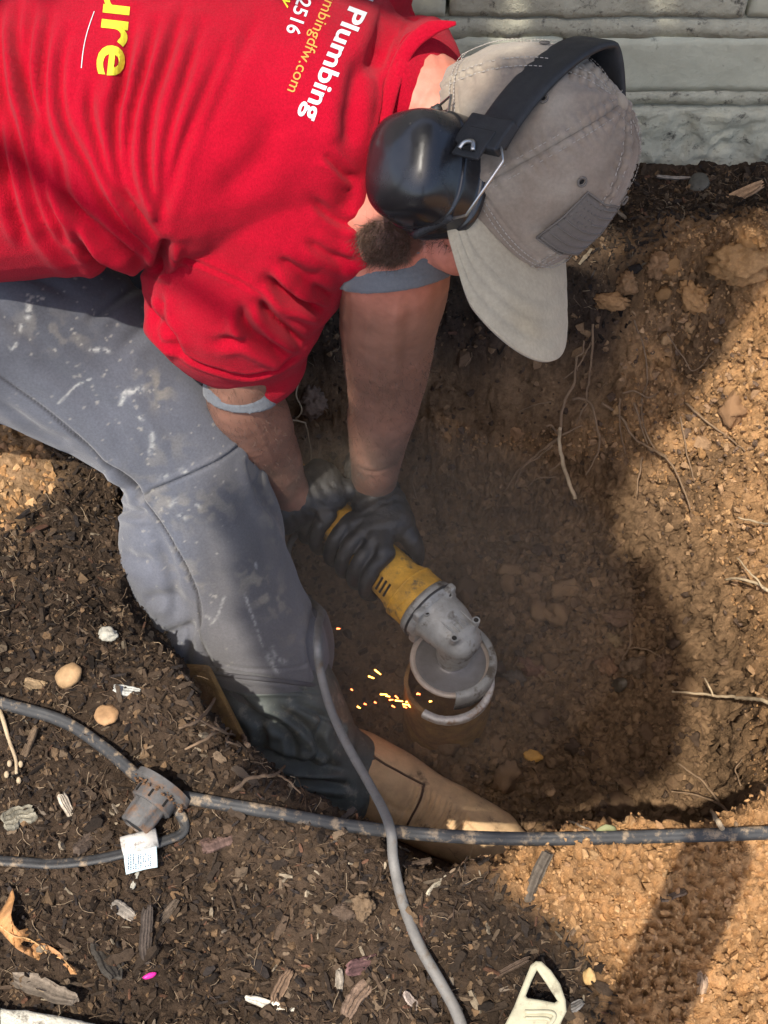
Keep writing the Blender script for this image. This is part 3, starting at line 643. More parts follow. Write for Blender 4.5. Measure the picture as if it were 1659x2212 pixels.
for pl, w, a in [([(62, 655), (60, 685)], 6, .9), ([(50, 700), (44, 715)], 3.5, .9), ([(34, 740), (24, 752)], 3, .8), ([(196, 756), (217, 755), (235, 758)], 4.5, .8), ([(268, 848), (290, 845), (305, 840)], 6, 1), ([(268, 852), (260, 878)], 4, 1),
                 ([(195, 818), (160, 840), (126, 868)], 2.2, .8), ([(327, 935), (330, 955), (325, 975)], 5, .7), ([(390, 1012), (400, 1018)], 4, 1), ([(345, 1030), (360, 1026)], 5, .6), ([(370, 1090), (382, 1078)], 5, .6), ([(388, 1112), (400, 1120)], 5, .6),
                 ([(552, 1216), (552, 1226)], 3, 1), ([(526, 1278), (545, 1330), (567, 1397)], 2.2, .8), ([(580, 1418), (592, 1440), (600, 1450)], 6, 1), ([(600, 1424), (618, 1432)], 5, .9), ([(590, 1400), (596, 1420)], 4, .9), ([(485, 1290), (470, 1330), (455, 1350)], 2.2, .6),
                 ([(400, 780), (412, 800)], 3, .7), ([(300, 900), (306, 905)], 3, .8), ([(425, 1090), (432, 1096)], 3, .9), ([(445, 1330), (452, 1336)], 3, .7)]:
    stain(pl, w, W_, a, 260, -.15, 5)
for pl, w, a in [([(320, 820), (350, 830), (345, 860)], 26, .8), ([(540, 1240), (570, 1262), (580, 1290)], 34, .9), ([(380, 1200), (420, 1260)], 34, .5), ([(330, 1070), (400, 1100), (480, 1080)], 40, .6), ([(530, 950), (560, 1060), (600, 1160)], 22, .6), ([(60, 700), (160, 730)], 40, .35), ([(600, 1300), (650, 1400)], 30, .5), ([(300, 1000), (380, 960)], 30, .35)]:
    stain(pl, w, DU, a*.5, 90, .15, 9)
stain([(a, b) for a, b in seam], 2.6, (.022, .020, .022), .85, 10, -1); stain(cross, 1.8, (.03, .028, .028), .6, 10, -1)
spk = sstep(.60, .72, fbm(co, 210, 2, 77))*fac*sstep(-.15, .35, fbm(co, 7, 2, 78)+.25*sstep(1000, 1150, v)); base = base*(1-.6*spk[:, None])+np.array([.32, .30, .26])*.6*spk[:, None]
edge_lt = np.zeros(len(co)); add_color(trousers, base)

TB = bvh_of(trousers); q_ = [on_surface(TB, a, b, .001)[0] for a, b in smooth_path(np.array([(404, 1438), (430, 1446), (480, 1456), (560, 1466), (640, 1474), (690, 1480), (705, 1462)], float), 40)]; q_ = [x for x in q_ if x is not None]
if len(q_) > 5: o = tube('hem', q_, .0032, mat('hem', (.085, .083, .09), .95, bs=900, bump=.4), n=60, seg=8); o.parent = trousers
# ---- rubber overboot and tan boot
boot = empty('x', 'x', 'x'); bpy.data.objects.remove(boot)
shaft_geo = [chain([P(560, 1420, -.24), P(610, 1520, -.29), P(665, 1620, -.345), P(720, 1690, -.385)], [(.092, .082), (.095, .084), (.09, .078), (.085, .065)], n=18, seg=28),
             chain([P(690, 1640, -.36), P(780, 1680, -.395), P(830, 1700, -.40)], [(.08, .06), (.07, .055), (.05, .04)], n=10, seg=24)]
shaft = union('rubber_boot_shaft', shaft_geo, .003, M['rubber'], smooth=8); part(shaft)
bf = [([(455, 1475), (540, 1490), (640, 1492), (700, 1500)], 4, 2.5), ([(600, 1530), (660, 1570), (690, 1620), (660, 1660)], 8, 4), ([(540, 1540), (620, 1580), (640, 1640)], 9, 4), ([(700, 1540), (690, 1600), (720, 1660)], 8, 4), ([(560, 1620), (640, 1650), (740, 1660)], 9, 5), ([(600, 1680), (690, 1690), (760, 1700)], 8, 4),
      ([(640, 1520), (720, 1560), (740, 1610)], 7, 3), ([(500, 1500), (560, 1560), (570, 1620)], 10, 4), ([(760, 1560), (750, 1620)], 6, 3)]
bf = [(a_, b_, c_*2.0) for a_, b_, c_ in bf]
apply_folds(shaft, bf, lambda co, u, v: .002*fbm(co, 22, 4, 5))
foot_geo = [chain([P(760, 1655, -.385), P(830, 1700, -.39), P(910, 1745, -.40), P(1000, 1790, -.415), P(1075, 1825, -.425), P(1110, 1840, -.43)], [(.062, .055), (.066, .060), (.058, .055), (.055, .052), (.052, .046), (.036, .034)], n=26, seg=28, ref=np.array([0, 0, 1.]))]
foot = union('tan_boot', foot_geo, .0028, M['boot_tan'], smooth=6); part(foot)
ff = [([(735, 1610), (728, 1660), (745, 1710), (800, 1740)], 5, 3), ([(760, 1610), (850, 1660), (905, 1690), (930, 1700)], 4, 1.5), ([(905, 1690), (890, 1730), (860, 1790)], 4, 3), ([(918, 1688), (905, 1740), (880, 1800)], 3.5, 2.2)]
for k in range(9): ff.append(([(925+11*k, 1700+7*k), (915+11*k, 1740+5*k), (890+10*k, 1790+3*k)], 3.2, 3.4+1.0*math.sin(k*1.7)))
ff += [([(960, 1760), (1000, 1765), (1040, 1800)], 4, 2), ([(1040, 1760), (1090, 1790), (1120, 1820)], 6, 1.5), ([(800, 1700), (850, 1745), (900, 1760)], 6, 1.2)]
apply_folds(foot, ff, lambda co, u, v: .0016*fbm(co, 25, 4, 5))
pts = [P(733+q[0], 1612+q[1], -.33) for q in ((0, 0), (-2, 30), (0, 60), (14, 90), (40, 115))]
sole = [P(745, 1720, -.445), P(830, 1770, -.445), P(920, 1810, -.447), P(1010, 1850, -.45), P(1090, 1880, -.452)]
part(tube('boot_sole', sole, [(.012, .045), (.012, .044), (.012, .042), (.012, .046), (.012, .036)], M['boot_edge'], n=18, seg=16, ref=np.array([0, 0, 1.])))
FB = bvh_of(foot)
for pl_ in ([(752, 1612), (740, 1640), (738, 1680), (752, 1715), (790, 1745)], [(752, 1612), (800, 1632), (850, 1662), (905, 1692), (915, 1700), (900, 1740), (880, 1780)]):
    q_ = [on_surface(FB, a, b, .0015)[0] for a, b in smooth_path(np.array(pl_, float), 26)]; q_ = [x for x in q_ if x is not None]
    if len(q_) > 5: o = tube('boot_seam', q_, .0017, M['boot_edge'], seg=7); o.parent = foot
# second boot, hidden behind the near leg
f2 = union('tan_boot', [chain([P(330, 1150, -.34)+np.array([0, .05, 0]), P(345, 1190, -.42)+np.array([0, .04, 0]), P(460, 1200, -.43)+np.array([0, .04, 0]), P(540, 1200, -.435)+np.array([0, .04, 0])], [.06, .05, .045, .035])], .004, M['boot_tan'], smooth=4); part(f2)

# ---- cap
def cap_pt(th, ph, off=0.0):
    """th around (0 = forehead), ph 0 at the rim .. pi/2 at the button"""
    a, b, c_ = .116, .091, .142
    x = (a+off)*math.cos(th)*math.cos(ph)**.92; y = (b+off)*math.sin(th)*math.cos(ph)**.92; zz = (c_+off)*math.sin(ph)**.97
    sag = .010*math.sin(ph)*max(0, -math.cos(th)); return x, y, zz-sag
nth, nph = 264, 110; V = []; Cc = []
for i in range(nph+1):
    ph = (math.pi/2)*(i/nph)*.995
    for j in range(nth):
        th = 2*math.pi*j/nth; x, y, zz = cap_pt(th, ph)
        V.append((x, y, zz-.012+.010*math.cos(th)*math.cos(ph)))
V = np.array(V); TH_ = np.tile(2*np.pi*np.arange(nth)/nth, nph+1); PH_ = np.repeat((math.pi/2)*np.arange(nph+1)/nph, nth)
nn = V/np.array([.116, .091, .142])**2; nn /= np.linalg.norm(nn, axis=1)[:, None]
sa = np.min([np.abs(np.arctan2(np.sin(TH_-s_), np.cos(TH_-s_))) for s_ in np.arange(6)*math.pi/3], axis=0)*.1*np.cos(PH_)+.0004
h = -.0026*np.exp(-(sa/.0018)**2)+.0018*np.exp(-((sa-.0055)/.003)**2)
h += .0045*fbm(V, 18, 3, 3)+.0016*np.sin(PH_*60+4*vnoise(V*30, 6))*np.exp(-(sa/.012)**2)+.0022*np.sin(TH_*14+3*vnoise(V*20, 4))*np.exp(-((PH_-1.25)/.22)**2)*.8
h += -.006*np.exp(-((TH_-math.pi-1.0)/.25)**2-((PH_-.8)/.3)**2)+.0018*(1-np.abs(fbm(V, 30, 3, 14)))*1
h += -.0016*np.exp(-((PH_-.16)/.012)**2)
V = V+nn*h[:, None]
capc = np.tile([.225, .18, .14], (len(V), 1)); dusty = np.clip(fbm(V, 22, 4, 44)*1.2+.1+.35*np.exp(-(sa/.006)**2), 0, 1)[:, None]
capc = capc*(1-.62*dusty)+np.array([.36, .325, .265])*.62*dusty; swt = np.clip(fbm(V, 14, 4, 61)*1.8-.1, 0, 1)[:, None]; capc = capc*(1-.38*swt)
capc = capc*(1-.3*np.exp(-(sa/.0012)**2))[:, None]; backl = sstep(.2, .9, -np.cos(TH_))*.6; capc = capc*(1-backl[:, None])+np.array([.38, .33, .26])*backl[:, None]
Wd = HC+V[:, :1]*HX+V[:, 1:2]*HY+V[:, 2:]*HZ
i = np.arange(nph*nth); r, k = i//nth, i % nth; Fs = np.c_[r*nth+k, r*nth+(k+1) % nth, (r+1)*nth+(k+1) % nth, (r+1)*nth+k]
# arched opening over the back strap
thc = (k+.5)*2*math.pi/nth; phc = (r+.5)/nph*math.pi/2
hole = (np.abs(np.arctan2(np.sin(thc-math.pi), np.cos(thc-math.pi)))/.42)**2+(phc/.36)**2 < 1
Fs = Fs[~hole]
cap = mesh_obj('cap', Wd, Fs, M['cap'], colors=capc); md = cap.modifiers.new('s', 'SOLIDIFY'); md.thickness = .0018; md.offset = 1; part(cap)
def cap_surf(th, ph, off=.0035):
    off += .0026; x, y, zz = cap_pt(th, ph, off); return hd(x, y, zz-.012+.010*math.cos(th)*math.cos(ph))
def dashes(name, pl, r, m, parent, on=.0032, offl=.0016):
    pl = np.array(pl); d = np.r_[0, np.cumsum(np.linalg.norm(np.diff(pl, axis=0), axis=1))]; geos = []; q = 0
    while q+on < d[-1]:
        pts = np.array([[np.interp(q+on*k, d, pl[:, c_]) for c_ in range(3)] for k in (0, .5, 1)]); geos.append(tube_geo(pts, r, 5)); q += on+offl
    V, F_ = join_geo(geos); o = mesh_obj(name, V, F_, m, parent); return o
lines = []
for s_ in np.arange(6)*math.pi/3:
    for w in (-.0055, .0055):
        pl = []
        for ph in np.linspace(.06, 1.45, 50):
            pl.append(cap_surf(s_+w/(.1*max(math.cos(ph), .06)), ph, .0030))
        lines.append(pl)
for ph in (.10, .135): lines.append([cap_surf(th, ph, .0030) for th in np.linspace(-2.6, 2.6, 120)])
for rr in (1.12, 1.30): lines.append([cap_surf(math.pi+.42*rr*math.cos(a), .36*rr*math.sin(a), .0030) for a in np.linspace(.15, math.pi-.15, 50)])
for pl in lines: dashes('stitching', pl, .00045, M['stitch'], cap)
V, F_ = ellipsoid(hd(-.001, 0, .131), [HX*.0095, HY*.0095, HZ*.006], 20, 10); mesh_obj('button', V, F_, M['cap'], cap, colors=np.tile([.30, .25, .19], (len(V), 1)))
for th in (-.52, -1.57, -2.6, .52, 1.57, 2.6):
    c0 = cap_surf(th, .78, .0030); n0 = nrm(c0-hd(0, 0, .03)); a1 = nrm(np.cross(n0, HZ)); b1 = np.cross(n0, a1)
    g = [tube_geo([c0+(a1*math.cos(q)+b1*math.sin(q))*.0042 for q in np.linspace(0, 2*math.pi, 18)], .0011, 7)]
    V, F_ = join_geo(g); ey = mesh_obj('eyelet', V, F_, M['stitch_dark'], cap)
    V, F_ = ellipsoid(c0-n0*.0004, [a1*.0020, b1*.0026, n0*.0006], 12, 6); mesh_obj('eyelet_hole', V, F_, M['dark'], ey)
# flag patch on the front panel, tone on tone
def patch_pt(a, b, off): return cap_surf(-.02+a*.36, .52+b*.24, off)
V = [patch_pt(a, b, .0045 if max(abs(a), abs(b)) < .97 else .002) for b in np.linspace(-1, 1, 18) for a in np.linspace(-1, 1, 24)]
F_ = [(r*24+k, r*24+k+1, (r+1)*24+k+1, (r+1)*24+k) for r in range(17) for k in range(23)]
pt = mesh_obj('patch', V, F_, M['cap'], cap, colors=np.tile([.12, .105, .092], (len(V), 1)))
for k in range(7):
    b = -.88+k*.29; a0_ = -.95 if b < .05 else .05
    tube('patch_stripe', [patch_pt(a, b, .0048) for a in np.linspace(a0_, .95, 14)], (.0009), M['stitch_dark'], pt, seg=6)
g = []
for rr in range(4):
    for cc_ in range(5): g.append(ellipsoid(patch_pt(-.88+cc_*.19+(.09 if rr % 2 else 0), .15+rr*.22, .0050), [HX*.0008, HY*.0011, HZ*.0011], 6, 4))
V, F_ = join_geo(g); mesh_obj('patch_stars', V, F_, M['stitch_dark'], pt)
tube('patch_border', [patch_pt(a, b, .0045) for a, b in [(-1, -1), (0, -1), (1, -1), (1, 0), (1, 1), (0, 1), (-1, 1), (-1, 0), (-1, -1)]], .0011, M['stitch_dark'], pt, seg=6)
# peak
def brim_pt(a, b, off=0.0):
    th = a*1.02; x0, y0, z0 = cap_pt(th, 0.02); L_ = .099*(math.cos(a*1.12)**.20 if abs(a) < 1 else 0)*(1-.75*(max(0, abs(a)-.78)/.22)**2)
    x = x0+b*L_*(.93+.07*math.cos(a)) ; y = y0*(1+.26*b*(1-.5*b)); drop = -.016*(abs(y)/.085)**2*(.35+.65*b)-.006*b
    return hd(x, y, z0-.012+.010*math.cos(th)+drop+off+.002)
na, nb = 70, 34; V = []; cc2 = []
for i in range(nb+1):
    for j in range(na+1):
        a = -1+2*j/na; V.append(brim_pt(a, i/nb, .0006*math.sin(i*.9)*(1 if i > 10 else 0)))
V = np.array(V); F_ = [(r*(na+1)+k, r*(na+1)+k+1, (r+1)*(na+1)+k+1, (r+1)*(na+1)+k) for r in range(nb) for k in range(na)]
aa = np.tile(np.linspace(-1, 1, na+1), nb+1); bb = np.repeat(np.linspace(0, 1, nb+1), na+1)
bc = np.tile([.40, .345, .25], (len(V), 1)); st = np.exp(-((aa+.15)/.25)**2-((bb-.66)/.2)**2)[:, None]; bc = bc*(1-.35*st)+np.array([.33, .25, .13])*.35*st
bc = bc*(1+.18*fbm(V, 35, 4, 3))[:, None]
brim = mesh_obj('brim', V, np.array(F_), M['cap'], cap, colors=bc); md = brim.modifiers.new('s', 'SOLIDIFY'); md.thickness = .0035; md.offset = -1
for k in range(6):
    b = .95-.095*k*1.0
    dashes('stitching', [brim_pt(a*(1-.035*k), b, .0006) for a in np.linspace(-.93, .93, 60)], .0004, M['stitch_dark'], brim)
strap = tube('strap', [hd(-.108*math.cos(a), .088*math.sin(a), .004) for a in np.linspace(-.5, .5, 16)], [(.0015, .010)]*16, M['black_plastic'], cap, seg=12, ref=None)

# ================================================================ EAR MUFFS
muff = empty('ear_muffs', 'black ear muffs with a wide band worn over the dusty grey cap', 'ear muffs', HC)
Kd = nrm(HZ*.547-HX*.837); OB = HZ*.045+HX*.038; Wdn = nrm(np.cross(HY, Kd))
band = []
bp = [HC+OB-HY*.101*math.copysign(abs(math.cos(a))**1.35, math.cos(a))*(1 if a < 1.57 else .76)+Kd*(.130 if a < 1.57 else .130-.020*math.cos(a)**2)*math.sin(a)**1.45 for a in np.linspace(.06, math.pi-.06, 60)]
prof = [(math.cos(t_)*1.0, math.copysign(abs(math.sin(t_))**.35, math.sin(t_))) for t_ in np.linspace(0, 2*math.pi, 20, endpoint=False)]
bp = np.array(bp); T = np.gradient(bp, axis=0); T /= np.linalg.norm(T, axis=1)[:, None]; Nn = np.cross(T, Wdn)
V = []; npf = 24
for i in range(len(bp)):
    wdt = .0255*(1-.10*abs(i/(len(bp)-1)*2-1))
    for j in range(npf):
        q = 2*math.pi*j/npf; cx, sx_ = math.cos(q), math.sin(q)
        V.append(bp[i]+Wdn*wdt*math.copysign(abs(cx)**.5, cx)+Nn[i]*.0042*math.copysign(abs(sx_)**.8, sx_)*(1+.3*math.cos(q)**2))
F_ = [(i*npf+j, i*npf+(j+1) % npf, (i+1)*npf+(j+1) % npf, (i+1)*npf+j) for i in range(len(bp)-1) for j in range(npf)]+[tuple(range(npf-1, -1, -1)), tuple((len(bp)-1)*npf+j for j in range(npf))]
hb_ = mesh_obj('headband', V, F_, M['black_plastic']); part(hb_, muff)
for sgn in (-1, 1):
    O = -HY*sgn*-1 if False else (HY*sgn)          # outward
    # cup axes: tall axis leans with the jaw
    A1 = nrm(HX*.88-HZ*.25); B1 = nrm(np.cross(O, A1)); c0 = hd(.032, 0, -.027)+O*.074 if sgn < 0 else hd(.015, 0, -.034)+O*.058
    geos = []; seg = 48; V = []; rings = []
    prf = [(.000, .98), (.003, 1.035), (.009, 1.045), (.0105, .985), (.012, .975), (.027, .965), (.0285, .955), (.0295, .925), (.031, .92), (.046, .885), (.055, .835), (.061, .75), (.0655, .62), (.0685, .46), (.070, .30), (.0708, .15), (.071, .02)]
    for dpt, sc in prf:
        dpt = dpt*1.22 if sgn < 0 else dpt
        for j in range(seg):
            q = 2*math.pi*j/seg; cx, sx_ = math.cos(q), math.sin(q); e_ = 2/2.9
            V.append(c0+O*dpt+(A1*.059*math.copysign(abs(cx)**e_, cx)+B1*.054*math.copysign(abs(sx_)**e_, sx_))*sc)
    n_ = len(prf); F_ = [(i*seg+j, i*seg+(j+1) % seg, (i+1)*seg+(j+1) % seg, (i+1)*seg+j) for i in range(n_-1) for j in range(seg)]+[tuple(range(seg-1, -1, -1)), tuple((n_-1)*seg+j for j in range(seg))]
    cup = mesh_obj('ear_cup', V, F_, M['gloss_black']); part(cup, muff)
    if True:
        bm = bmesh.new(); bm.from_mesh(cup.data); bmesh.ops.recalc_face_normals(bm, faces=bm.faces); bm.to_mesh(cup.data); bm.free()
        md = cup.modifiers.new('s', 'SUBSURF'); md.levels = 2; md.render_levels = 2
    cu = [c0-O*.006+(A1*.046*math.cos(q)+B1*.040*math.sin(q)) for q in np.linspace(0, 2*math.pi, 40)]
    tube('cushion', cu, .0115, M['foam'], cup, seg=14)
    if sgn > 0: continue
    # bracket on the band end
    p0 = HC+OB+HY*sgn*.1045+Kd*.010; up_ = nrm(Kd*.8-O*.35)
    if sgn < 0:
        tmp = p0
    On = nrm(O-up_*(O@up_)); bx = bevel_box('bracket', p0+O*.004, [up_*.017, Wdn*.0275, On*.006], M['black_plastic'], None, .002); part(bx, muff)
    pl_ = bevel_box('slider_plate', p0-up_*.012+O*.010, [up_*.016, Wdn*.017, On*.0018], M['black_plastic'], None, .0012); part(pl_, muff)
    wl = tube('slider_clip', [p0-up_*.020+O*.0135+Wdn*.008, p0-up_*.012+O*.0150+Wdn*.003, p0-up_*.014+O*.0150-Wdn*.006, p0-up_*.021+O*.0135-Wdn*.009], .0024, M['steel'], n=14, seg=8); part(wl, muff)
    wh = tube('slider_slot', [p0-up_*.018+O*.0118+Wdn*.009, p0-up_*.018+O*.0118-Wdn*.010], [(.0010, .0045)]*2, M['dark'], n=4, seg=8); part(wh, muff)
    for q in (-1, 1):
        b0 = p0-up_*.004+Wdn*q*.020+O*.004; Wq = Wdn if Wdn@HX > 0 else -Wdn; piv = c0+O*.030+HX*(q if Wdn@HX > 0 else -q)*.056
        w1 = b0-up_*.018+Wdn*q*.020+O*.000; w2 = piv+HZ*.040+(piv-c0-O*.03)*.10
        wr = tube('wire_arm', [b0, b0-up_*.008+Wdn*q*.010, w1, w2, piv+HZ*.012], .0014, M['steel'], seg=8); part(wr, muff)
        sl_ = tube('pivot_slider', [piv+HZ*.024, piv-HZ*.026], [.0046, .0046], M['black_plastic'], n=10, seg=12); part(sl_, muff)
        for k in range(6):
            tube('rib', [piv+HZ*(.018-.007*k)+O*.0042-HX*.003, piv+HZ*(.018-.007*k)+O*.0042+HX*.003], .0008, M['black_plastic'], sl_, seg=5)

# ================================================================ GRINDER
GX = nrm(cv(.66, -.60, .36)); GN_ = cv(.05, .60, .80); GN_ = nrm(GN_-GX*(GN_@GX)); GY = np.cross(GN_, GX)
GO = D(978, 1366, 1.725)
def gr(x, y, z_): return GO+GX*x+GY*y+GN_*z_
grinder = empty('angle_grinder', 'yellow angle grinder with grey metal gear head held in both gloved hands over the pipe', 'power tool', gr(0, 0, -.05))
def gpart(o): return part(o, grinder)
gb = union('body_housing', [chain([gr(-.34, 0, .004), gr(-.20, 0, .004), gr(-.14, 0, .002), gr(-.09, 0, 0)], [(.030, .030), (.031, .030), (.034, .034), (.037, .037)], n=16, seg=26, ref=GN_),
                            chain([gr(-.082, 0, .0), gr(-.060, 0, .0)], [(.040, .042), (.041, .043)], n=6, seg=28, ref=GN_)], .0025, M['yellow'], smooth=4); gpart(gb)
apply_folds(gb, [([(880, 1290), (850, 1320), (870, 1360)], 3, 1.5)], None)
def rounded_slab(name, c0, ax, ex, m, w=.006, seg=4): return bevel_box(name, c0, [ax[0]*ex[0], ax[1]*ex[1], ax[2]*ex[2]], m, None, w, seg)
col = tube('gear_collar', [gr(-.058, 0, 0), gr(-.050, 0, 0), gr(-.046, 0, 0), gr(-.036, 0, 0)], [(.042, .044), (.044, .046), (.042, .044), (.040, .043)], M['cast_metal'], seg=32, ref=GN_); gpart(col)
tube('collar_groove', [gr(-.0475, 0, 0), gr(-.0450, 0, 0)], [(.0446, .0466)]*2, M['black_plastic'], col, seg=32, ref=GN_)
hdm = union('gear_head', [chain([gr(-.040, 0, .004), gr(-.012, 0, .004), gr(.018, 0, .000)], [(.034, .038), (.033, .037), (.024, .030)], n=12, seg=30, ref=GN_),
     chain([gr(-.034, 0, .020), gr(.016, 0, .018)], [(.012, .031), (.012, .025)], n=10, seg=26, ref=GN_), chain([gr(.010, 0, .0), gr(.010, 0, -.054)], [.030, .024], n=8, seg=28, endcap=False), box_geo(gr(-.040, 0, .0), [GX*.006, GY*.037, GN_*.037])], .002, M['cast_metal'], smooth=7); gpart(hdm)
for sx_, sy_ in ((-.034, .021), (-.034, -.021), (.018, .021), (.018, -.021)):
    V, F_ = tube_geo([gr(sx_, sy_, .022), gr(sx_, sy_, .0330)], .0055, 16); sc_ = mesh_obj('screw', V, F_, M['cast_metal'], hdm, False)
    V, F_ = ellipsoid(gr(sx_, sy_, .0332), [GX*.0036, GY*.0036, GN_*.0006], 12, 5); mesh_obj('screw_recess', V, F_, M['dark'], sc_)
for k in range(5):
    q = -.016+.008*k; tube('head_rib', [gr(-.026, q, .0322), gr(.016, q, .0322)], .0010, M['cast_metal'], hdm, seg=6)
def disc_geo(c0, n, prf, seg=72, a0=0, a1=2*math.pi):
    a = nrm(np.cross(n, [1, .3, 0])); b = np.cross(n, a); V = []; closed = abs(a1-a0-2*math.pi) < 1e-6
    m_ = seg if closed else seg+1
    for r_, h_ in prf:
        for j in range(m_):
            q = a0+(a1-a0)*j/seg; V.append(c0+n*h_+(a*math.cos(q)+b*math.sin(q))*r_)
    F_ = [(i*m_+j, i*m_+(j+1) % m_, (i+1)*m_+(j+1) % m_, (i+1)*m_+j) for i in range(len(prf)-1) for j in range(seg)]
    return np.array(V), F_
dc = gr(.008, 0, -.070)
V, F_ = disc_geo(dc, GN_, [(.002, .006), (.016, .006), (.017, .002), (.022, .0005), (.034, -.001), (.044, .000), (.0565, .002), (.0575, .001), (.0565, -.001), (.03, -.003), (.002, -.003)]); wheel = mesh_obj('cutting_disc', V, F_, M['disc']); gpart(wheel)
V, F_ = disc_geo(dc, GN_, [(.0500, .0012), (.0525, .0032), (.0560, .0034), (.0578, .0022), (.0578, -.0012)]); gpart(mesh_obj('disc_rim', V, F_, mat('disc_rim', (.55, .46, .37), .5, metal=.2, vs_=60)))
V, F_ = disc_geo(dc, GN_, [(.010, .018), (.018, .018), (.019, .010), (.019, .004)]); fl = mesh_obj('flange', V, F_, M['cast_metal']); gpart(fl)
# sheet steel guard, a half ring on the right of the disc
a_ = nrm(np.cross(GN_, [1, .3, 0])); b_ = np.cross(GN_, a_)
ang = math.atan2((cv(1, .12, 0))@b_, (cv(1, .12, 0))@a_)
V, F_ = disc_geo(dc, GN_, [(.0530, .0110), (.060, .0115), (.0635, .009), (.0655, .003), (.0655, -.020), (.0640, -.020), (.0628, .003), (.060, .0095), (.0530, .0098)], 60, ang-1.6, ang+1.2); gd = mesh_obj('guard', V, F_, M['cast_metal']); gpart(gd)
V, F_ = disc_geo(dc+GN_*.001, GN_, [(.0635, .0095), (.0665, .0080), (.0672, .001), (.0665, -.009)], 60, ang-1.45, ang+1.0); tube

for sg in (-1, 1):
    for k in range(5):
        a = .55*sg+(0 if sg > 0 else math.pi); d_ = GY*math.cos(a)+GN_*abs(math.sin(a)); x_ = -.100-.0075*k
        gpart(bevel_box('vent_slot', gr(x_, 0, 0)+d_*.0372, [GX*.0016, nrm(np.cross(GX, d_))*.011, d_*.0007], M['dark'], None, .0004, 1))
gpart(bevel_box('switch', gr(-.150, 0, 0)+GN_*.034, [GX*.014, GY*.006, GN_*.004], M['black_plastic'], None, .0015))
wt = tube('worn_band', [gr(-.0875, 0, 0), gr(-.084, 0, 0)], [(.0412, .0432)]*2, M['yellow'], seg=32, ref=GN_); gpart(wt)
# ================================================================ PIPE
pt_top = P(968, 1470, -.262); pt_bot = np.array([pt_top[0]+.004, pt_top[1]+.002, -.46])
pipe = empty('iron_pipe', 'rusty cast iron pipe stub standing in the hole under the grinder disc', 'pipe', pt_bot)
axp = nrm(nrm(pt_top-pt_bot)+.10*AB); pth = [pt_bot, pt_bot*.5+pt_top*.5, pt_top]
V, F_ = disc_geo(pt_top, axp, [(.056, .002), (.0615, .002), (.062, -.002), (.0615, -.03), (.064, -.06), (.063, -.12), (.067, -.23)], 64)
V = V+.0012*fbm(V, 40, 3, 3)[:, None]; o = mesh_obj('pipe_shell', V, F_, M['rust']); part(o, pipe)
V, F_ = disc_geo(pt_top, axp, [(.0555, .003), (.0553, -.05), (.0553, -.20)], 48); o = mesh_obj('pipe_bore', V, F_, M['rust']); part(o, pipe)
th0 = ang
V, F_ = disc_geo(pt_top+axp*.0035, axp, [(.0553, .000), (.0555, .0030), (.0640, .0026), (.0655, -.001), (.0650, -.009)], 90, ang-2.3, ang+.9)
V = V+(.0010*vnoise(V*260, 5))[:, None]*axp; o = mesh_obj('cut_rim', V, F_, M['cut_edge']); part(o, pipe)
V, F_ = disc_geo(pt_top, axp, [(.001, -.10), (.0553, -.10)], 32); part(mesh_obj('pipe_silt', V, F_, M['rust']), pipe)
# sparks
for k, (a, b, L_, m_) in enumerate([(802, 1463, 7, 'spark'), (816, 1452, 9, 'spark'), (829, 1500, 8, 'spark'), (838, 1504, 5, 'spark'), (857, 1506, 5, 'spark_red'), (862, 1514, 9, 'spark'), (877, 1522, 8, 'spark'), (888, 1528, 8, 'spark'), (898, 1531, 6, 'spark'), (731, 1358, 4, 'spark_red'), (760, 1490, 2.5, 'spark_red'), (789, 1521, 3, 'spark_red'), (930, 1515, 3, 'spark'), (893, 1518, 4, 'spark_red')]+[(905-random.expovariate(.022), 1534-random.uniform(0, 1)*34+random.gauss(0, 5), random.uniform(2, 5), random.choice(['spark', 'spark_red'])) for _ in range(9)]):
    p = D(a, b, 1.78+.01*math.sin(k)); dd = nrm(cv(-.9, .35+.4*math.sin(k*2), .1)); l = L_*.62/1000
    o = tube('spark', [p-dd*l, p+dd*l], [.0006, .0011], M[m_], n=5, seg=6); o['_c'] = 1; del o['_c']
    set_props(o, 'tiny glowing orange spark flying off the cutting disc to the left', 'spark', 'sparks flying from the grinder disc')

# ================================================================ GLOVED HANDS
def finger(geos, x, th0, th1, r0, r1, off, sgn=1):
    pts = []; rr = []
    for k in range(6):
        q = k/5; a = th0+(th1-th0)*q; R_ = .033+off*(1-.25*q); pts.append(GO+GX*(x+.004*q)+(GY*math.cos(a)+GN_*math.sin(a))*R_); rr.append(r0*(1-q)+r1*q)
    geos.append(chain(pts, rr, n=16, seg=14))
def cyl(x, a, R_): return GO+GX*x+(GY*math.cos(a)+GN_*math.sin(a))*R_
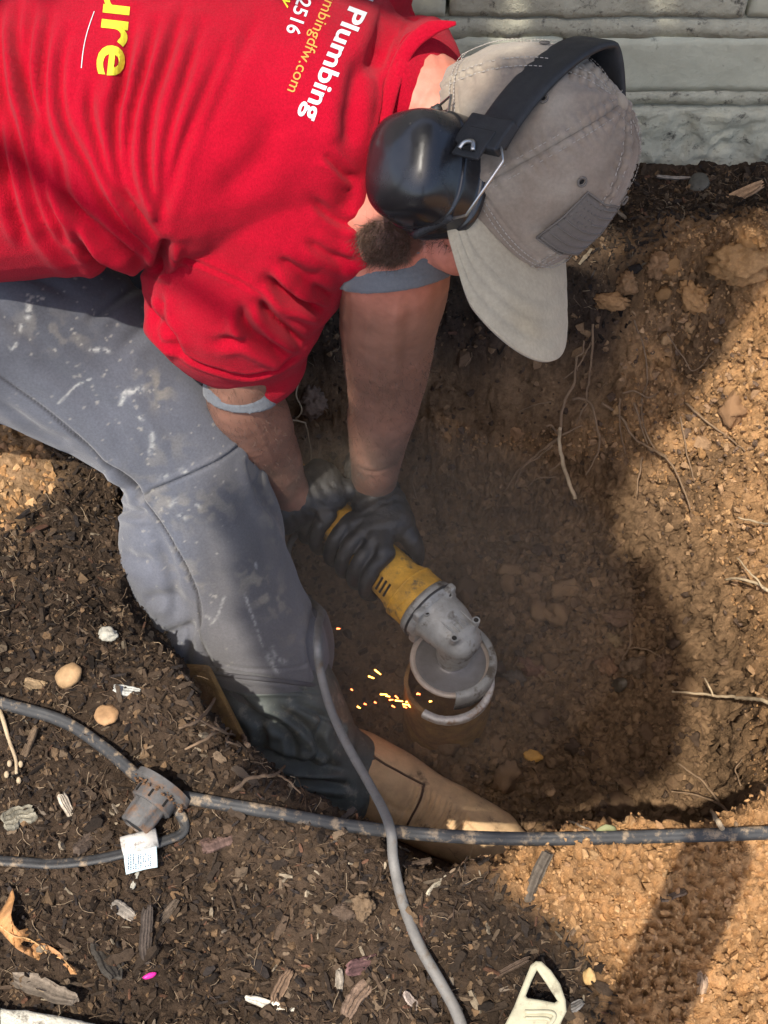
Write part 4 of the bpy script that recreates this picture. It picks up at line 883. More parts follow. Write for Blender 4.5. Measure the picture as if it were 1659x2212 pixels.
# GY points which way in the picture
sy = 1 if (GY@cv(.6, .7, 0)) > 0 else -1
def A_(deg): # 0 = up-right flank of the tool, 90 = top of the tool, 180 = lower-left flank
    a = rad(deg); return a if sy > 0 else math.pi-a
def hand(wrist, x_mid, palm_deg, name):
    g = []; pc = cyl(x_mid, A_(palm_deg), .052)
    kn = [cyl(x_mid+dx, A_(palm_deg+38), .047) for dx in (-.030, -.010, .010, .030)]
    g.append(chain([wrist, wrist*.5+pc*.5, pc], [(.034, .030), (.040, .030), (.044, .026)], n=12, seg=22, ref=GX))
    for i, k in enumerate(kn): g.append(chain([wrist*.35+pc*.65, k], [.022, .0135], n=8, seg=14))
    for i, dx in enumerate((-.037, -.0125, .0125, .036)):
        ln = (.82, .96, 1.0, .92)[i]; finger(g, x_mid+dx, A_(palm_deg+34), A_(palm_deg+34+150*ln), .0118, .0090, .0125)
    th_ = [wrist*.45+pc*.55, cyl(x_mid+.030, A_(palm_deg-20), .058), cyl(x_mid+.048, A_(palm_deg-55), .046), cyl(x_mid+.052, A_(palm_deg-95), .042)]
    g.append(chain(th_, [.020, .0155, .0130, .0105], n=14, seg=14))
    d_ = nrm(wrist-pc); g.append(chain([wrist+d_*.035, wrist], [.036, .035], n=6, seg=20))
    o = union(name, g, .0022, M['glove'], smooth=3); part(o)
    co, e, no = get_arrays(o.data); dw = np.linalg.norm(co-wrist, axis=1); wr_ = np.sin((co-wrist)@d_*420+3*vnoise(co*60, 3))*np.exp(-(dw/.055)**2)*.0013
    co = co+no*(wr_+.0010*fbm(co, 70, 3, 8))[:, None]; o.data.vertices.foreach_set('co', co.astype(np.float32).ravel()); o.data.update(); return o
hand(P(808, 1052, -.12), -.168, 58, 'glove')
hand(P(650, 1078, -.12), -.270, 80, 'glove')

# ================================================================ CABLES AND CORD
flat = [(math.cos(t_)*1.0, math.sin(t_)*(.42+.14*abs(math.cos(t_))**1.5-(0.12 if abs(math.cos(t_)) < .25 else 0))) for t_ in np.linspace(0, 2*math.pi, 22, endpoint=False)]
def ground_path(pl, lift):
    out_ = []
    for q in pl:
        if len(q) == 3: out_.append(P(*q))
        else: p, n = G(q[0], q[1]); out_.append(p+np.array([0, 0, lift]))
    return out_
lc = empty('landscape_light_cable', 'black lighting cable with round connector hub and paper tag along the near rim', 'cable', P(335, 1720, .01))
prof_c = [(math.sin(t_)*.55*(1-.25*math.exp(-(math.cos(t_)/.22)**2)), math.cos(t_)) for t_ in np.linspace(0, 2*math.pi, 26, endpoint=False)]
W1 = [(-160, 1470, .02), (0, 1518, .022), (130, 1556, .022), (220, 1612, .026), (300, 1680, .03)]
W2 = [(395, 1722, .025), (470, 1735, .026), (600, 1757, .024), (740, 1782, .02), (860, 1797, .016), (1000, 1808, .022), (1150, 1812, .026), (1300, 1810, .030), (1450, 1806, .033), (1560, 1803, .036), (1659, 1799, .038), (1820, 1795, .040)]
W3 = [(380, 1745, .02), (397, 1775, .015), (392, 1800, .014), (350, 1818, .016), (300, 1835, .018), (210, 1856, .016), (120, 1866, .015), (40, 1862, .015), (-140, 1850, .016)]
for W_c, r_ in ((W1, .0072), (W2, .0074), (W3, .0060)):
    pts = [P(*q) for q in W_c]; o = tube('cable', pts, [(r_, r_)]*len(pts), M['cable'], n=90, ref=AB, prof=prof_c); keep(o, lc)
# hub
hc = P(345, 1712, .030); ax1 = nrm(cv(-.52, -.72, .45)); hx = nrm(np.cross(ax1, cv(0, 0, 1))); hy = np.cross(ax1, hx)
def ring_solid(name, prf, m, parent=None, seg=40, lobes=0, amp=0, top=True, c0=None, s2=1.0):
    V = []
    c0 = hc if c0 is None else c0
    for r, h_ in prf:
        for j in range(seg):
            q = 2*math.pi*j/seg; rr = r*(1+amp*math.copysign(abs(math.cos(q*lobes))**.5, math.cos(q*lobes))) if lobes else r
            V.append(c0+ax1*h_+(hx*math.cos(q)+hy*math.sin(q)*s2)*rr)
    F_ = [(i*seg+j, i*seg+(j+1) % seg, (i+1)*seg+(j+1) % seg, (i+1)*seg+j) for i in range(len(prf)-1) for j in range(seg)]+[tuple(range(seg-1, -1, -1)), tuple((len(prf)-1)*seg+j for j in range(seg))]
    o = mesh_obj(name, V, F_, m, None, True); 
    mo = o.modifiers.new('e', 'EDGE_SPLIT'); mo.split_angle = rad(40)
    return o
keep(ring_solid('hub_flange', [(.026, -.012), (.034, -.010), (.0345, -.003), (.031, 0), (.0255, .002)], M['hub'], c0=hc, s2=.85), lc)
keep(ring_solid('hub_collar', [(.0235, 0), (.0245, .004), (.0245, .015), (.0225, .017)], M['hub'], c0=hc+ax1*.001), lc)
keep(ring_solid('hub_knob', [(.0185, .016), (.0180, .030), (.0170, .044), (.0155, .0455), (.0145, .043)], M['hub'], lobes=7, amp=.045, seg=84), lc)
V, F_ = ellipsoid(hc+ax1*.0436, [hx*.0135, hy*.0135, ax1*.0012], 20, 8); keep(mesh_obj('knob_end', V, F_, M['foam']), lc)
for q in range(8):
    a = q*math.pi/4+.3; d_ = hx*math.cos(a)+hy*math.sin(a); b0 = hc+ax1*.010+d_*.0248
    o = bevel_box('collar_slot', b0, [ax1*.0045, nrm(np.cross(ax1, d_))*.0012, d_*.0009], M['dark'], None, .0003, 1); keep(o, lc)
g = []
for q in range(160):
    a = random.uniform(0, 6.28); rr = random.uniform(.018, .031); p_ = hc+(hx*math.cos(a)+hy*math.sin(a)*.8)*rr+AB*.006+nrm(rng.normal(0, 1, 3))*.003; s_ = random.uniform(.0008, .0022)
    g.append(ellipsoid(p_, [np.array([s_, 0, 0]), np.array([0, s_*.8, 0]), np.array([0, 0, s_*.9])], 6, 4))
V, F_ = join_geo(g); dirt_o = mesh_obj('dirt_on_hub', V, F_, M['crumb'], colors=np.tile([.14, .08, .045], (len(V), 1))); set_props(dirt_o, kind='stuff'); keep(dirt_o, lc)
# tag folded over the cable
tg = [P(268, 1822, .026), P(335, 1805, .026)]; V = []; nxg, nyg = 12, 16
TL, TR, BL, BR = P(267, 1832, .024), P(338, 1812, .024), P(273, 1888, .018), P(340, 1874, .018)
for r in range(nyg+1):
    for k in range(nxg+1):
        a = k/nxg; b = r/nyg; p_ = (TL*(1-a)+TR*a)*(1-b)+(BL*(1-a)+BR*a)*b; p_ = p_+AB*(.0015*math.sin(b*3+a*2)+.0015*math.cos(a*5)); V.append(p_)
F_ = [(r*(nxg+1)+k, r*(nxg+1)+k+1, (r+1)*(nxg+1)+k+1, (r+1)*(nxg+1)+k) for r in range(nyg) for k in range(nxg)]
tag_o = mesh_obj('paper_tag', V, F_, M['tag']); md = tag_o.modifiers.new('s', 'SOLIDIFY'); md.thickness = .0005; keep(tag_o, lc)
wrp = tube('tag_fold', [P(264, 1829, .022), P(302, 1819, .022), P(340, 1809, .022)], .0105, mat('tag_fold', (.50, .47, .42), .7, dirt=(.16, .14, .12), ds=70, dth=.52), seg=16); keep(wrp, lc)
r9 = random.Random(4); TBV = bvh_of(tag_o); ink = []
for k in range(10):
    uu = 277+k*5.4; vv = 1842+ (1-k/10)*4; end_v = 1880-k*.9
    while vv < end_v:
        l = r9.uniform(1.2, 4.5)
        if r9.random() < .85:
            q = [on_surface(TBV, uu+dx, min(vv+dv, end_v), .0009)[0] for dx, dv in ((-1.1, 0), (1.1, 0), (1.1, l), (-1.1, l))]
            if all(x is not None for x in q): ink.append((np.array(q), [(0, 1, 2, 3)]))
        vv += l+r9.uniform(.8, 2)
V, F_ = join_geo(ink); mesh_obj('tag_print', V, F_, M['ink'], tag_o)

cordp = [D(670, 1120, 1.84), D(625, 1180, 1.86), D(630, 1250, 1.87), D(660, 1290, 1.83), D(692, 1318, 1.72), D(688, 1352, 1.59), D(686, 1395, 1.53), D(692, 1450, 1.54), D(712, 1525, 1.51), D(745, 1600, 1.47), D(790, 1680, 1.43), D(828, 1750, 1.38), D(845, 1800, 1.345), P(850, 1860, .022), P(870, 1950, .016), P(905, 2040, .018), P(950, 2120, .016), P(985, 2185, .016), P(1010, 2260, .018), P(1040, 2400, .02)]
oc = tube('extension_cord', cordp, list(np.linspace(.0046, .0062, len(cordp))), M['cord'], n=120, seg=14); set_props(oc, 'grey rubber power cord hanging over the boot and the black cable down the middle foreground', 'cord')

# tan plastic grip, bottom edge
hg0 = G(1140, 2190)[0]; hg = empty('handle_grip', 'weathered cream plastic tool handle with a triangular opening at the bottom edge', 'tool handle', hg0)
def HP(u, v, h=0.045): return P(u, v, h)
outer = [(1158, 2076), (1170, 2077), (1190, 2096), (1210, 2125), (1222, 2160), (1224, 2185), (1214, 2205), (1200, 2240), (1160, 2330), (1040, 2330), (1082, 2230), (1110, 2175), (1132, 2120), (1146, 2085)]
inner = [(1160, 2096), (1178, 2122), (1204, 2162), (1198, 2166), (1168, 2160), (1140, 2156), (1136, 2151), (1148, 2120)]
bm = bmesh.new(); thick = .018
def loop(pl, h): return [bm.verts.new(HP(a, b, h)) for a, b in pl]
o1, i1, o0, i0 = loop(outer, .048), loop(inner, .048), loop(outer, .048-thick), loop(inner, .048-thick)
eo = [bm.edges.new((o1[k], o1[(k+1) % len(o1)])) for k in range(len(o1))]; ei = [bm.edges.new((i1[k], i1[(k+1) % len(i1)])) for k in range(len(i1))]
r = bmesh.ops.triangle_fill(bm, use_beauty=True, edges=eo+ei)
eo = [bm.edges.new((o0[k], o0[(k+1) % len(o0)])) for k in range(len(o0))]; ei = [bm.edges.new((i0[k], i0[(k+1) % len(i0)])) for k in range(len(i0))]
bmesh.ops.triangle_fill(bm, use_beauty=True, edges=eo+ei)
for A0, B0 in ((o1, o0), (i1, i0)):
    for k in range(len(A0)): bm.faces.new((A0[k], A0[(k+1) % len(A0)], B0[(k+1) % len(A0)], B0[k]))
bmesh.ops.recalc_face_normals(bm, faces=bm.faces)
be = [e_ for e_ in bm.edges if len(e_.link_faces) == 2 and e_.calc_face_angle(0) > rad(50) and abs(e_.verts[0].co.z-e_.verts[1].co.z) < .004]
bmesh.ops.bevel(bm, geom=be, offset=.003, segments=3, affect='EDGES', profile=.5)
me = bpy.data.meshes.new('grip_frame'); bm.to_mesh(me); bm.free(); me.materials.append(M['handle']); o = bpy.data.objects.new('grip_frame', me); COL.objects.link(o); keep(o, hg)
pn = [(1134, 2186), (1196, 2190), (1180, 2230), (1150, 2330), (1070, 2330), (1100, 2240)]
tb = tube('panel_rim', [HP(a, b, .049) for a, b in pn], .0022, M['handle'], n=60, seg=8); keep(tb, hg)
keep(tube('panel_step', [HP(a*.82+1140*.18, b*.82+2262*.18, .0485) for a, b in pn], .0018, M['handle'], n=60, seg=8), hg)
# concrete edging, bottom left
eg = [P(-260, 2130, .03), P(0, 2172, .03), P(270, 2222, .03), P(560, 2268, .03)]; dv = np.array([0.03, -.16, 0])
slab = empty('concrete_edging', 'pale speckled concrete edging at the bottom left corner', 'edging', eg[1])
for k in range(3):
    a, b = eg[k], eg[k+1]; a = a+(b-a)*.004; b = b-(b-a)*.004; nn_ = 60; V = []; d_ = (b-a)
    hts = [(0, -.07), (0, -.004), (.02, 0)]+[(q, 0.0) for q in np.linspace(.05, 1, 26)]
    for w_, dz in hts:
        for j in range(nn_+1):
            p_ = a+d_*j/nn_+dv*w_+np.array([0, 0, dz]); V.append(p_)
    V = np.array(V); V = V+np.array([0, 0, 1])*(.0022*fbm(V, 60, 4, 3))[:, None]+np.array([0, 1, 0])*(.0025*fbm(V, 40, 4, 6))[:, None]
    F_ = [(r*(nn_+1)+j, r*(nn_+1)+j+1, (r+1)*(nn_+1)+j+1, (r+1)*(nn_+1)+j) for r in range(len(hts)-1) for j in range(nn_)]
    keep(mesh_obj('edging_block', V, F_, M['slab']), slab)

# ================================================================ LOOSE THINGS ON THE GROUND
def ico(sub):
    bm = bmesh.new(); bmesh.ops.create_icosphere(bm, subdivisions=sub, radius=1); V = np.array([v_.co[:] for v_ in bm.verts]); F_ = np.array([[q.index for q in f_.verts] for f_ in bm.faces]); bm.free(); return V, F_
I1, I2, I3, I4 = ico(1), ico(2), ico(3), ico(4)
def lump(base, seed, amp=.35, box=0):
    V = base[0]*(1+amp*vnoise(base[0]*1.3+seed*3.1, seed)+amp*.5*vnoise(base[0]*3.1+seed, seed+5)+(amp > .28)*.22*vnoise(base[0]*6.5+seed, seed+7)+(amp > .28)*.12*vnoise(base[0]*13+seed, seed+8)+(amp > .28)*(len(base[0]) > 1000)*.10*vnoise(base[0]*24+seed, seed+9))[:, None]
    if box: V = np.sign(V)*np.abs(V)**(1-box)
    return V
def chip_shape(seed):
    r = np.random.default_rng(seed); n = 5; V = []
    for i in range(n):
        q = i/(n-1)*2-1; w = (1-abs(q)**6*.45)*r.uniform(.6, 1.25); q += r.uniform(-.12, .12); h_ = r.uniform(.7, 1.1); bnd = .10*q*q*r.choice([-1, 1])
        for a, b in ((-1, -1), (1, -1), (1.0, 1), (-1.0, 1)): V.append((q+r.uniform(-.10, .10), a*w*r.uniform(.65, 1.15), b*h_*r.uniform(.8, 1.1)+bnd*3))
    F_ = []
    for i in range(n-1):
        for j in range(4):
            k = (j+1) % 4; a, b, c_, d_ = i*4+j, i*4+k, (i+1)*4+k, (i+1)*4+j; F_ += [(a, b, c_), (a, c_, d_)]
    F_ += [(0, 3, 2), (0, 2, 1)]; b = (n-1)*4; F_ += [(b, b+1, b+2), (b, b+2, b+3)]
    return np.array(V), np.array(F_)
def rand_rot(r, n, nrmv, tilt):
    """n frames with z near nrmv"""
    zz = nrmv+r.normal(0, tilt, (n, 3)); zz /= np.linalg.norm(zz, axis=1)[:, None]; x = r.normal(0, 1, (n, 3)); x -= zz*(x*zz).sum(1)[:, None]; x /= np.linalg.norm(x, axis=1)[:, None]; return x, np.cross(zz, x), zz
def scatter(name, shapes, pos, nor, scl, colr, m, seed, tilt=.3, smooth=False, label=None):
    r = np.random.default_rng(seed); n = len(pos); X, Y, Z = rand_rot(r, n, nor, tilt); which = r.integers(0, len(shapes), n); VV, FF, CC = [], [], []; o = 0
    for k, (sv, sf) in enumerate(shapes):
        i = np.where(which == k)[0]
        if not len(i): continue
        s_ = scl[i]; w = pos[i][:, None]+X[i][:, None]*(sv[None, :, :1]*s_[:, None, :1])+Y[i][:, None]*(sv[None, :, 1:2]*s_[:, None, 1:2])+Z[i][:, None]*(sv[None, :, 2:]*s_[:, None, 2:])
        VV.append(w.reshape(-1, 3)); FF.append((sf[None]+(np.arange(len(i))*len(sv))[:, None, None]+o).reshape(-1, 3)); CC.append(np.repeat(colr[i], len(sv), 0)); o += len(i)*len(sv)
    ob = mesh_obj(name, np.vstack(VV), np.vstack(FF), m, colors=np.vstack(CC), smooth=smooth); set_props(ob, kind='stuff'); return ob
def pick(n, mask, seed):
    r = np.random.default_rng(seed); idx = np.where(mask)[0]; w = 1.0; return r.choice(idx, n)
vis = (GC[:, 0] > -.75) & (GC[:, 0] < .85) & (GC[:, 1] > .2) & (GC[:, 1] < 1.56)
mul = vis & (GS < .22) & (GCLAY < .45) & (left_sunlit < .6); cly = vis & (GS < .6) & (GCLAY > .5); inn = vis & (GS >= .1) & (GS < .93); flr = vis & (GS >= .93); lsun = vis & (left_sunlit > .4)
r = np.random.default_rng(11)
chips = [chip_shape(i) for i in range(10)]; lumps1 = [(lump(I1, i, .75), I1[1]) for i in range(14)]; lumps2 = [(lump(I2, i, .42), I2[1]) for i in range(8)]
pal = np.array([(.020, .014, .010), (.035, .024, .016), (.05, .034, .022), (.075, .05, .032), (.12, .085, .055), (.028, .022, .019), (.20, .16, .11), (.10, .05, .03)])
pw = np.array([.24, .24, .18, .12, .06, .10, .025, .035]); pw /= pw.sum()
def colors_of(r, n, pal, pw, j=.25): return pal[r.choice(len(pal), n, p=pw)]*(1+r.uniform(-j, j, (n, 1)))
i = pick(17000, mul, 1); n = len(i); L_ = r.gamma(2.0, .0014, n)+.0014
scatter('mulch', chips, GC[i]+GN[i]*(L_*.25)[:, None]+r.normal(0, .001, (n, 3)), GN[i], np.c_[L_, L_*r.uniform(.16, .5, n), L_*r.uniform(.10, .28, n)], colors_of(r, n, pal, pw)*(.85+.8*np.clip(fbm(GC[i], 5, 4, 121), -.5, 1))[:, None], M['chip'], 2, .55)
i = pick(17000, mul, 3); n = len(i); L_ = r.gamma(2, .0008, n)+.0008
scatter('soil_crumbs', lumps1, GC[i], GN[i], np.c_[L_, L_, L_*.8], colors_of(r, n, np.vstack([pal[:6], [(.11, .072, .042), (.16, .10, .055)]]), np.array([.1, .16, .16, .16, .1, .1, .14, .08])), M['crumb'], 4)
# fine fibres in the mulch
def fibres(name, mask, n, Lm, colr, seed, wd=.00035):
    r = np.random.default_rng(seed); idx = r.choice(np.where(mask)[0], n); V = []; F_ = []; C_ = []
    for q in idx:
        p_ = GC[q]+GN[q]*r.uniform(.0005, .004); X, Y, Z = rand_rot(r, 1, GN[q][None], .35); d_ = X[0]; l = Lm*r.uniform(.4, 1.5); b = len(V); w = wd*r.uniform(.6, 1.6); cc_ = colr[r.integers(0, len(colr))]
        for k in range(5):
            sd_ = nrm(np.cross(d_, GN[q])); V += [p_-sd_*w, p_+sd_*w, p_+GN[q]*w*1.2]; C_ += [cc_]*3; d_ = nrm(d_+r.normal(0, .38, 3)); p_ = p_+d_*l/4
        for k in range(4):
            for a_0, a_1 in ((0, 1), (1, 2), (2, 0)): F_ += [(b+3*k+a_0, b+3*k+a_1, b+3*k+3+a_1), (b+3*k+a_0, b+3*k+3+a_1, b+3*k+3+a_0)]
    ob = mesh_obj(name, np.array(V), np.array(F_), M['chip'], colors=np.array(C_)); set_props(ob, kind='stuff')
fibres('mulch_fibres', mul, 5200, .017, np.array([(.16, .11, .07), (.06, .04, .03), (.10, .06, .035), (.26, .19, .12)]), 5)
fibres('fine_roots', inn | flr, 420, .035, np.array([(.16, .10, .06), (.09, .055, .035), (.22, .15, .09)]), 6, .0004)
i = pick(30000, cly, 7); n = len(i); L_ = r.gamma(1.6, .00062, n)+.0006; palc = np.array([(.50, .28, .12), (.46, .25, .105), (.54, .33, .16), (.36, .20, .085), (.40, .23, .12), (.08, .05, .035)]); pcw = np.array([.3, .25, .2, .12, .09, .04])
scatter('clay_crumbs', lumps1, GC[i]+GN[i]*(L_*.1)[:, None], GN[i], np.c_[L_*1.25, L_, L_*.75], colors_of(r, n, palc, pcw, .18)*.55+GCOL[i]*.40, M['crumb'], 8)
i = pick(7000, inn | flr, 9); n = len(i); L_ = r.gamma(2.0, .0011, n)+.0010; pali = np.array([(.18, .112, .062), (.145, .09, .05), (.215, .135, .073), (.12, .075, .044), (.075, .05, .034)])
cc_i = colors_of(r, n, pali, np.ones(5)/5)*(1+1.1*(GCLAY[i]*sstep(.8, .3, GS[i])))[:, None]
scatter('soil_crumbs', lumps1, GC[i]+GN[i]*(L_*.2)[:, None], GN[i], np.c_[L_*1.1, L_, L_*.8], cc_i, M['crumb'], 10)
i = pick(2500, lsun, 12); n = len(i); L_ = r.gamma(2.4, .0010, n)+.0010
scatter('sunlit_crumbs', lumps1, GC[i], GN[i], np.c_[L_*1.1, L_, L_*.8], colors_of(r, n, palc*.8, pcw), M['crumb'], 13)  # paler crumbs carrying on the painted sunlit strip
# countable clods on the floor and the slopes, wood chips in the mulch (copies sharing meshes)
def spread(n, mask, mind, seed):
    r = np.random.default_rng(seed); idx = r.permutation(np.where(mask)[0]); out_ = []; P_ = np.zeros((0, 3))
    for q in idx:
        if len(P_) and np.min(((P_-GC[q])**2).sum(1)) < mind*mind: continue
        P_ = np.vstack([P_, GC[q]]); out_.append(q)
        if len(out_) >= n: break
    return out_
def visible_frame(q):
    a, b, _ = proj(GC[q]); return -20 < a < 1680 and -20 < b < 2230
def individuals(name, label, cat, group, meshes, idx, sizes, seed, sink=.35, tilt=.3):
    r = np.random.default_rng(seed)
    for q in idx:
        s_ = sizes(r); X, Y, Z = rand_rot(r, 1, GN[q][None], tilt); me = meshes[r.integers(0, len(meshes))]
        o = bpy.data.objects.new(name, me); COL.objects.link(o); mt = Matrix(((*[X[0][0]*s_[0], Y[0][0]*s_[1], Z[0][0]*s_[2]], 0), (*[X[0][1]*s_[0], Y[0][1]*s_[1], Z[0][1]*s_[2]], 0), (*[X[0][2]*s_[0], Y[0][2]*s_[1], Z[0][2]*s_[2]], 0), (0, 0, 0, 1)))
        mt.translation = Vector(GC[q]+GN[q]*s_[2]*(1-2*sink)); o.matrix_world = mt; set_props(o, label, cat, group)
def variants(name, base, cols, m, amp=.4, n=8, chip=False, smooth=True):
    out_ = []
    for k in range(n):
        V, F_ = (chip_shape(k+50) if chip else (lump(base, k+20, amp), base[1])); o = mesh_obj(name, V, F_, m, colors=np.tile(cols[k % len(cols)], (len(V), 1)), smooth=smooth); out_.append(o.data); bpy.data.objects.remove(o)
    return out_
cm = variants('soil_clod', I3, pali*1.2, M['crumb'], .5, 8)
fl_idx = [q for q in spread(150, flr & (GC[:, 0] > .02), .017, 3)]
individuals('soil_clod', 'small rounded brown clod of earth among its like on the hole floor', 'clod', 'clods on the hole floor', cm, fl_idx, lambda r: np.array([1, r.uniform(.7, 1), r.uniform(.6, .9)])*r.choice([.007, .010, .014, .020], p=[.38, .33, .2, .09]), 4, .28)
cm2 = variants('clay_clod', I3, palc[:5]*.85, M['crumb'], .5, 8)
up_idx = [q for q in spread(34, cly & (GC[:, 1] > 1.16), .03, 5)]
individuals('clay_clod', 'tan clay clod on the sloping far bank right of the cap peak', 'clod', 'clods on the far bank', cm2, up_idx, lambda r: np.array([1, r.uniform(.7, 1), r.uniform(.6, .9)])*r.choice([.006, .010, .015, .022], p=[.35, .35, .22, .08]), 6, .35)
lw_idx = [q for q in spread(26, cly & (GC[:, 1] < .5), .03, 15)]
individuals('clay_clod', 'small lump of orange clay on the sunlit spoil at the lower right', 'clod', 'lumps on the sunlit spoil', cm2, lw_idx, lambda r: np.array([1, r.uniform(.7, 1), r.uniform(.6, .9)])*r.choice([.004, .006, .009], p=[.5, .35, .15]), 16, .35)
wm = variants('wood_chip', None, np.array([(.11, .08, .055), (.05, .035, .025), (.12, .09, .06), (.07, .045, .03), (.20, .16, .12), (.035, .026, .02)]), M['chip'], chip=True, n=12, smooth=False)
wc_idx = [q for q in spread(190, mul, .022, 7) if visible_frame(q)]
individuals('wood_chip', 'weathered sliver of bark mulch lying in the dark soil beside the hole', 'wood chip', 'bark chips in the mulch bed', wm, wc_idx, lambda r: (lambda L_: np.array([L_, L_*r.uniform(.18, .42), L_*r.uniform(.10, .22)]))(r.choice([.006, .009, .013, .019], p=[.45, .32, .18, .05])), 8, .15, .35)
# particular stones, chips and litter, each one seen in the photograph
def stone(u, v, sx_, sy_, ang_, colr, label, name='pebble', cat='stone', h=.6, base=I3, amp=.25, m='stone', sink=.25, seed=0, box=0):
    base = I4 if m == 'crumb' else base; p, n = G(u, v); _, _, t = proj(p); k = t*TH/829.5; V = lump(base, seed+int(u) % 37, amp, box)
    a = rad(ang_); X = cv(math.cos(a), math.sin(a), 0); X = nrm(X-n*(X@n)); Y = np.cross(n, X); mn = min(sx_, sy_)
    W_v = V[:, :1]*X*sx_*k/2+V[:, 1:2]*Y*sy_*k/2+V[:, 2:]*n*mn*h*k/2; c0 = p+n*mn*h*k/2*(1-2*sink)
    o = mesh_obj(name, W_v, base[1], M[m], colors=np.array(colr)[None]*(1+.18*fbm(W_v+c0, 120, 3, 5))[:, None]); o.location = c0; set_props(o, label, cat); return o
def chip(u, v, L_, W_w, ang_, colr, label, name='wood_chip', cat='wood chip', seed=1, th=.35, tilt=0, lift=.0):
    p, n = G(u, v); _, _, t = proj(p); k = t*TH/829.5; n_seg = 14; r = np.random.default_rng(seed); V = []; a = rad(ang_)
    X = cv(math.cos(a), math.sin(a), 0); X = nrm(X-n*(X@n)+n*tilt); Y = nrm(np.cross(n, X)); Z = np.cross(X, Y)
    pj = [(-1, -.5), (-.8, -1), (-.45, -.8), (-.1, -1), (.25, -.85), (.6, -1), (1, -.6), (1, .5), (.75, 1), (.5, .72), (.2, 1), (-.05, .7), (-.35, 1), (-.6, .75), (-.85, .95), (-1, .4)]; nj = len(pj)
    e0, e1 = r.uniform(-.16, .06, nj), r.uniform(-.06, .16, nj); off = r.uniform(.75, 1.15, nj); cj = r.uniform(.55, 1.35, nj); wob_ = np.cumsum(r.normal(0, .05, n_seg+1)); wd_ = 1+np.cumsum(r.normal(0, .06, n_seg+1)); CJ = []
    for i in range(n_seg+1):
        q = i/n_seg*2-1; w = wd_[i]*(1-.35*abs(q)**4); bn = .05*q*q
        for jj, (a1, b1) in enumerate(pj):
            ex = (e0[jj] if q < 0 else e1[jj])*abs(q)**3
            V.append(X*(q+ex)*L_*k/2+Y*(a1*w+wob_[i])*W_w*k/2+Z*(b1*off[jj]*W_w*th*k/2*r.uniform(.93, 1.07)+bn*L_*k)); CJ.append(cj[jj])
    F_ = [(i*nj+j, i*nj+(j+1) % nj, (i+1)*nj+(j+1) % nj, (i+1)*nj+j) for i in range(n_seg) for j in range(nj)]+[tuple(range(nj-1, -1, -1)), tuple(n_seg*nj+j for j in range(nj))]
    V = np.array(V); c0 = p+n*(W_w*th*k/2*.6+lift); cc_ = np.array(colr)[None]*np.array(CJ)[:, None]*(1+.35*fbm(V+c0, 200, 3, seed))[:, None]
    o = mesh_obj(name, V, F_, M['chip'], smooth=False, colors=np.clip(cc_, .005, 1)); o.location = c0; set_props(o, label, cat); return o
stone(155, 1466, 66, 56, 0, (.38, .24, .12), 'smooth tan oval pebble above the black cable at the left', h=.75, amp=.10)
stone(233, 1548, 48, 62, 60, (.36, .21, .10), 'half buried orange tan stone below the oval pebble beside the cable', h=.6, amp=.18)
stone(234, 1378, 42, 36, 0, (.42, .40, .33), 'pale grey lichened stone left of the trouser knee', h=.8, amp=.35)
stone(790, 1955, 56, 50, 10, (.17, .115, .07), 'round brown clod in the mulch left of the hanging cord', name='soil_clod', cat='clod', h=.8, amp=.35, m='crumb')
stone(742, 1968, 42, 52, 70, (.10, .07, .05), 'darker brown clod just left of the round one in the mulch', name='soil_clod', cat='clod', h=.7, amp=.35, m='crumb')
stone(1151, 1632, 46, 24, -10, (.42, .22, .05), 'flat ochre orange stone on the hole floor below the pipe', h=.5, amp=.25)
stone(1178, 1590, 20, 8, -15, (.45, .24, .07), 'small orange flake on the hole floor above the flat orange stone', name='flake', h=.4, base=I2)
stone(1189, 1714, 26, 20, 0, (.30, .19, .10), 'small tan stone on the hole floor below the flat orange stone', h=.6)
stone(1340, 1480, 100, 32, 8, (.105, .085, .06), 'long grey brown stone lying on the right of the hole floor', h=.7, amp=.22)
stone(1345, 1335, 120, 34, 18, (.17, .105, .065), 'elongated reddish brown lump on the hole floor above the grey one', name='soil_clod', cat='clod', h=.7, amp=.3, m='crumb')
stone(1322, 1382, 40, 34, 0, (.20, .135, .07), 'rounded tan lump below the elongated one on the hole floor', name='soil_clod', cat='clod', h=.8, amp=.3, m='crumb')
stone(1308, 1440, 44, 48, 0, (.18, .10, .055), 'reddish lump left of two brown lumps on the hole floor', name='soil_clod', cat='clod', h=.8, amp=.3, m='crumb')
stone(1362, 1438, 58, 50, 20, (.14, .095, .06), 'brown lump between two others above the long grey stone', name='soil_clod', cat='clod', h=.8, amp=.35, m='crumb')
stone(1422, 1436, 52, 44, 0, (.15, .095, .06), 'brown lump furthest right above the long grey stone', name='soil_clod', cat='clod', h=.8, amp=.35, m='crumb')
stone(1105, 1468, 60, 46, 0, (.11, .085, .065), 'dull grey brown clod just right of the iron pipe', name='soil_clod', cat='clod', h=.8, amp=.3, m='crumb')
stone(1145, 1450, 60, 40, -10, (.16, .085, .055), 'reddish clod right of the dull grey clod by the pipe', name='soil_clod', cat='clod', h=.8, amp=.35, m='crumb')
stone(1320, 650, 34, 78, 78, (.36, .20, .09), 'upright tan clay clod on the far rim right of the cap peak', name='clay_clod', cat='clod', h=.9, amp=.3, m='crumb')
stone(1360, 612, 44, 62, 60, (.26, .15, .075), 'brown clay clod behind the upright one on the far rim', name='clay_clod', cat='clod', h=.9, amp=.4, m='crumb')
stone(1432, 572, 50, 66, 80, (.27, .155, .08), 'narrow brown clod higher up the far bank', name='clay_clod', cat='clod', h=.9, amp=.4, m='crumb')
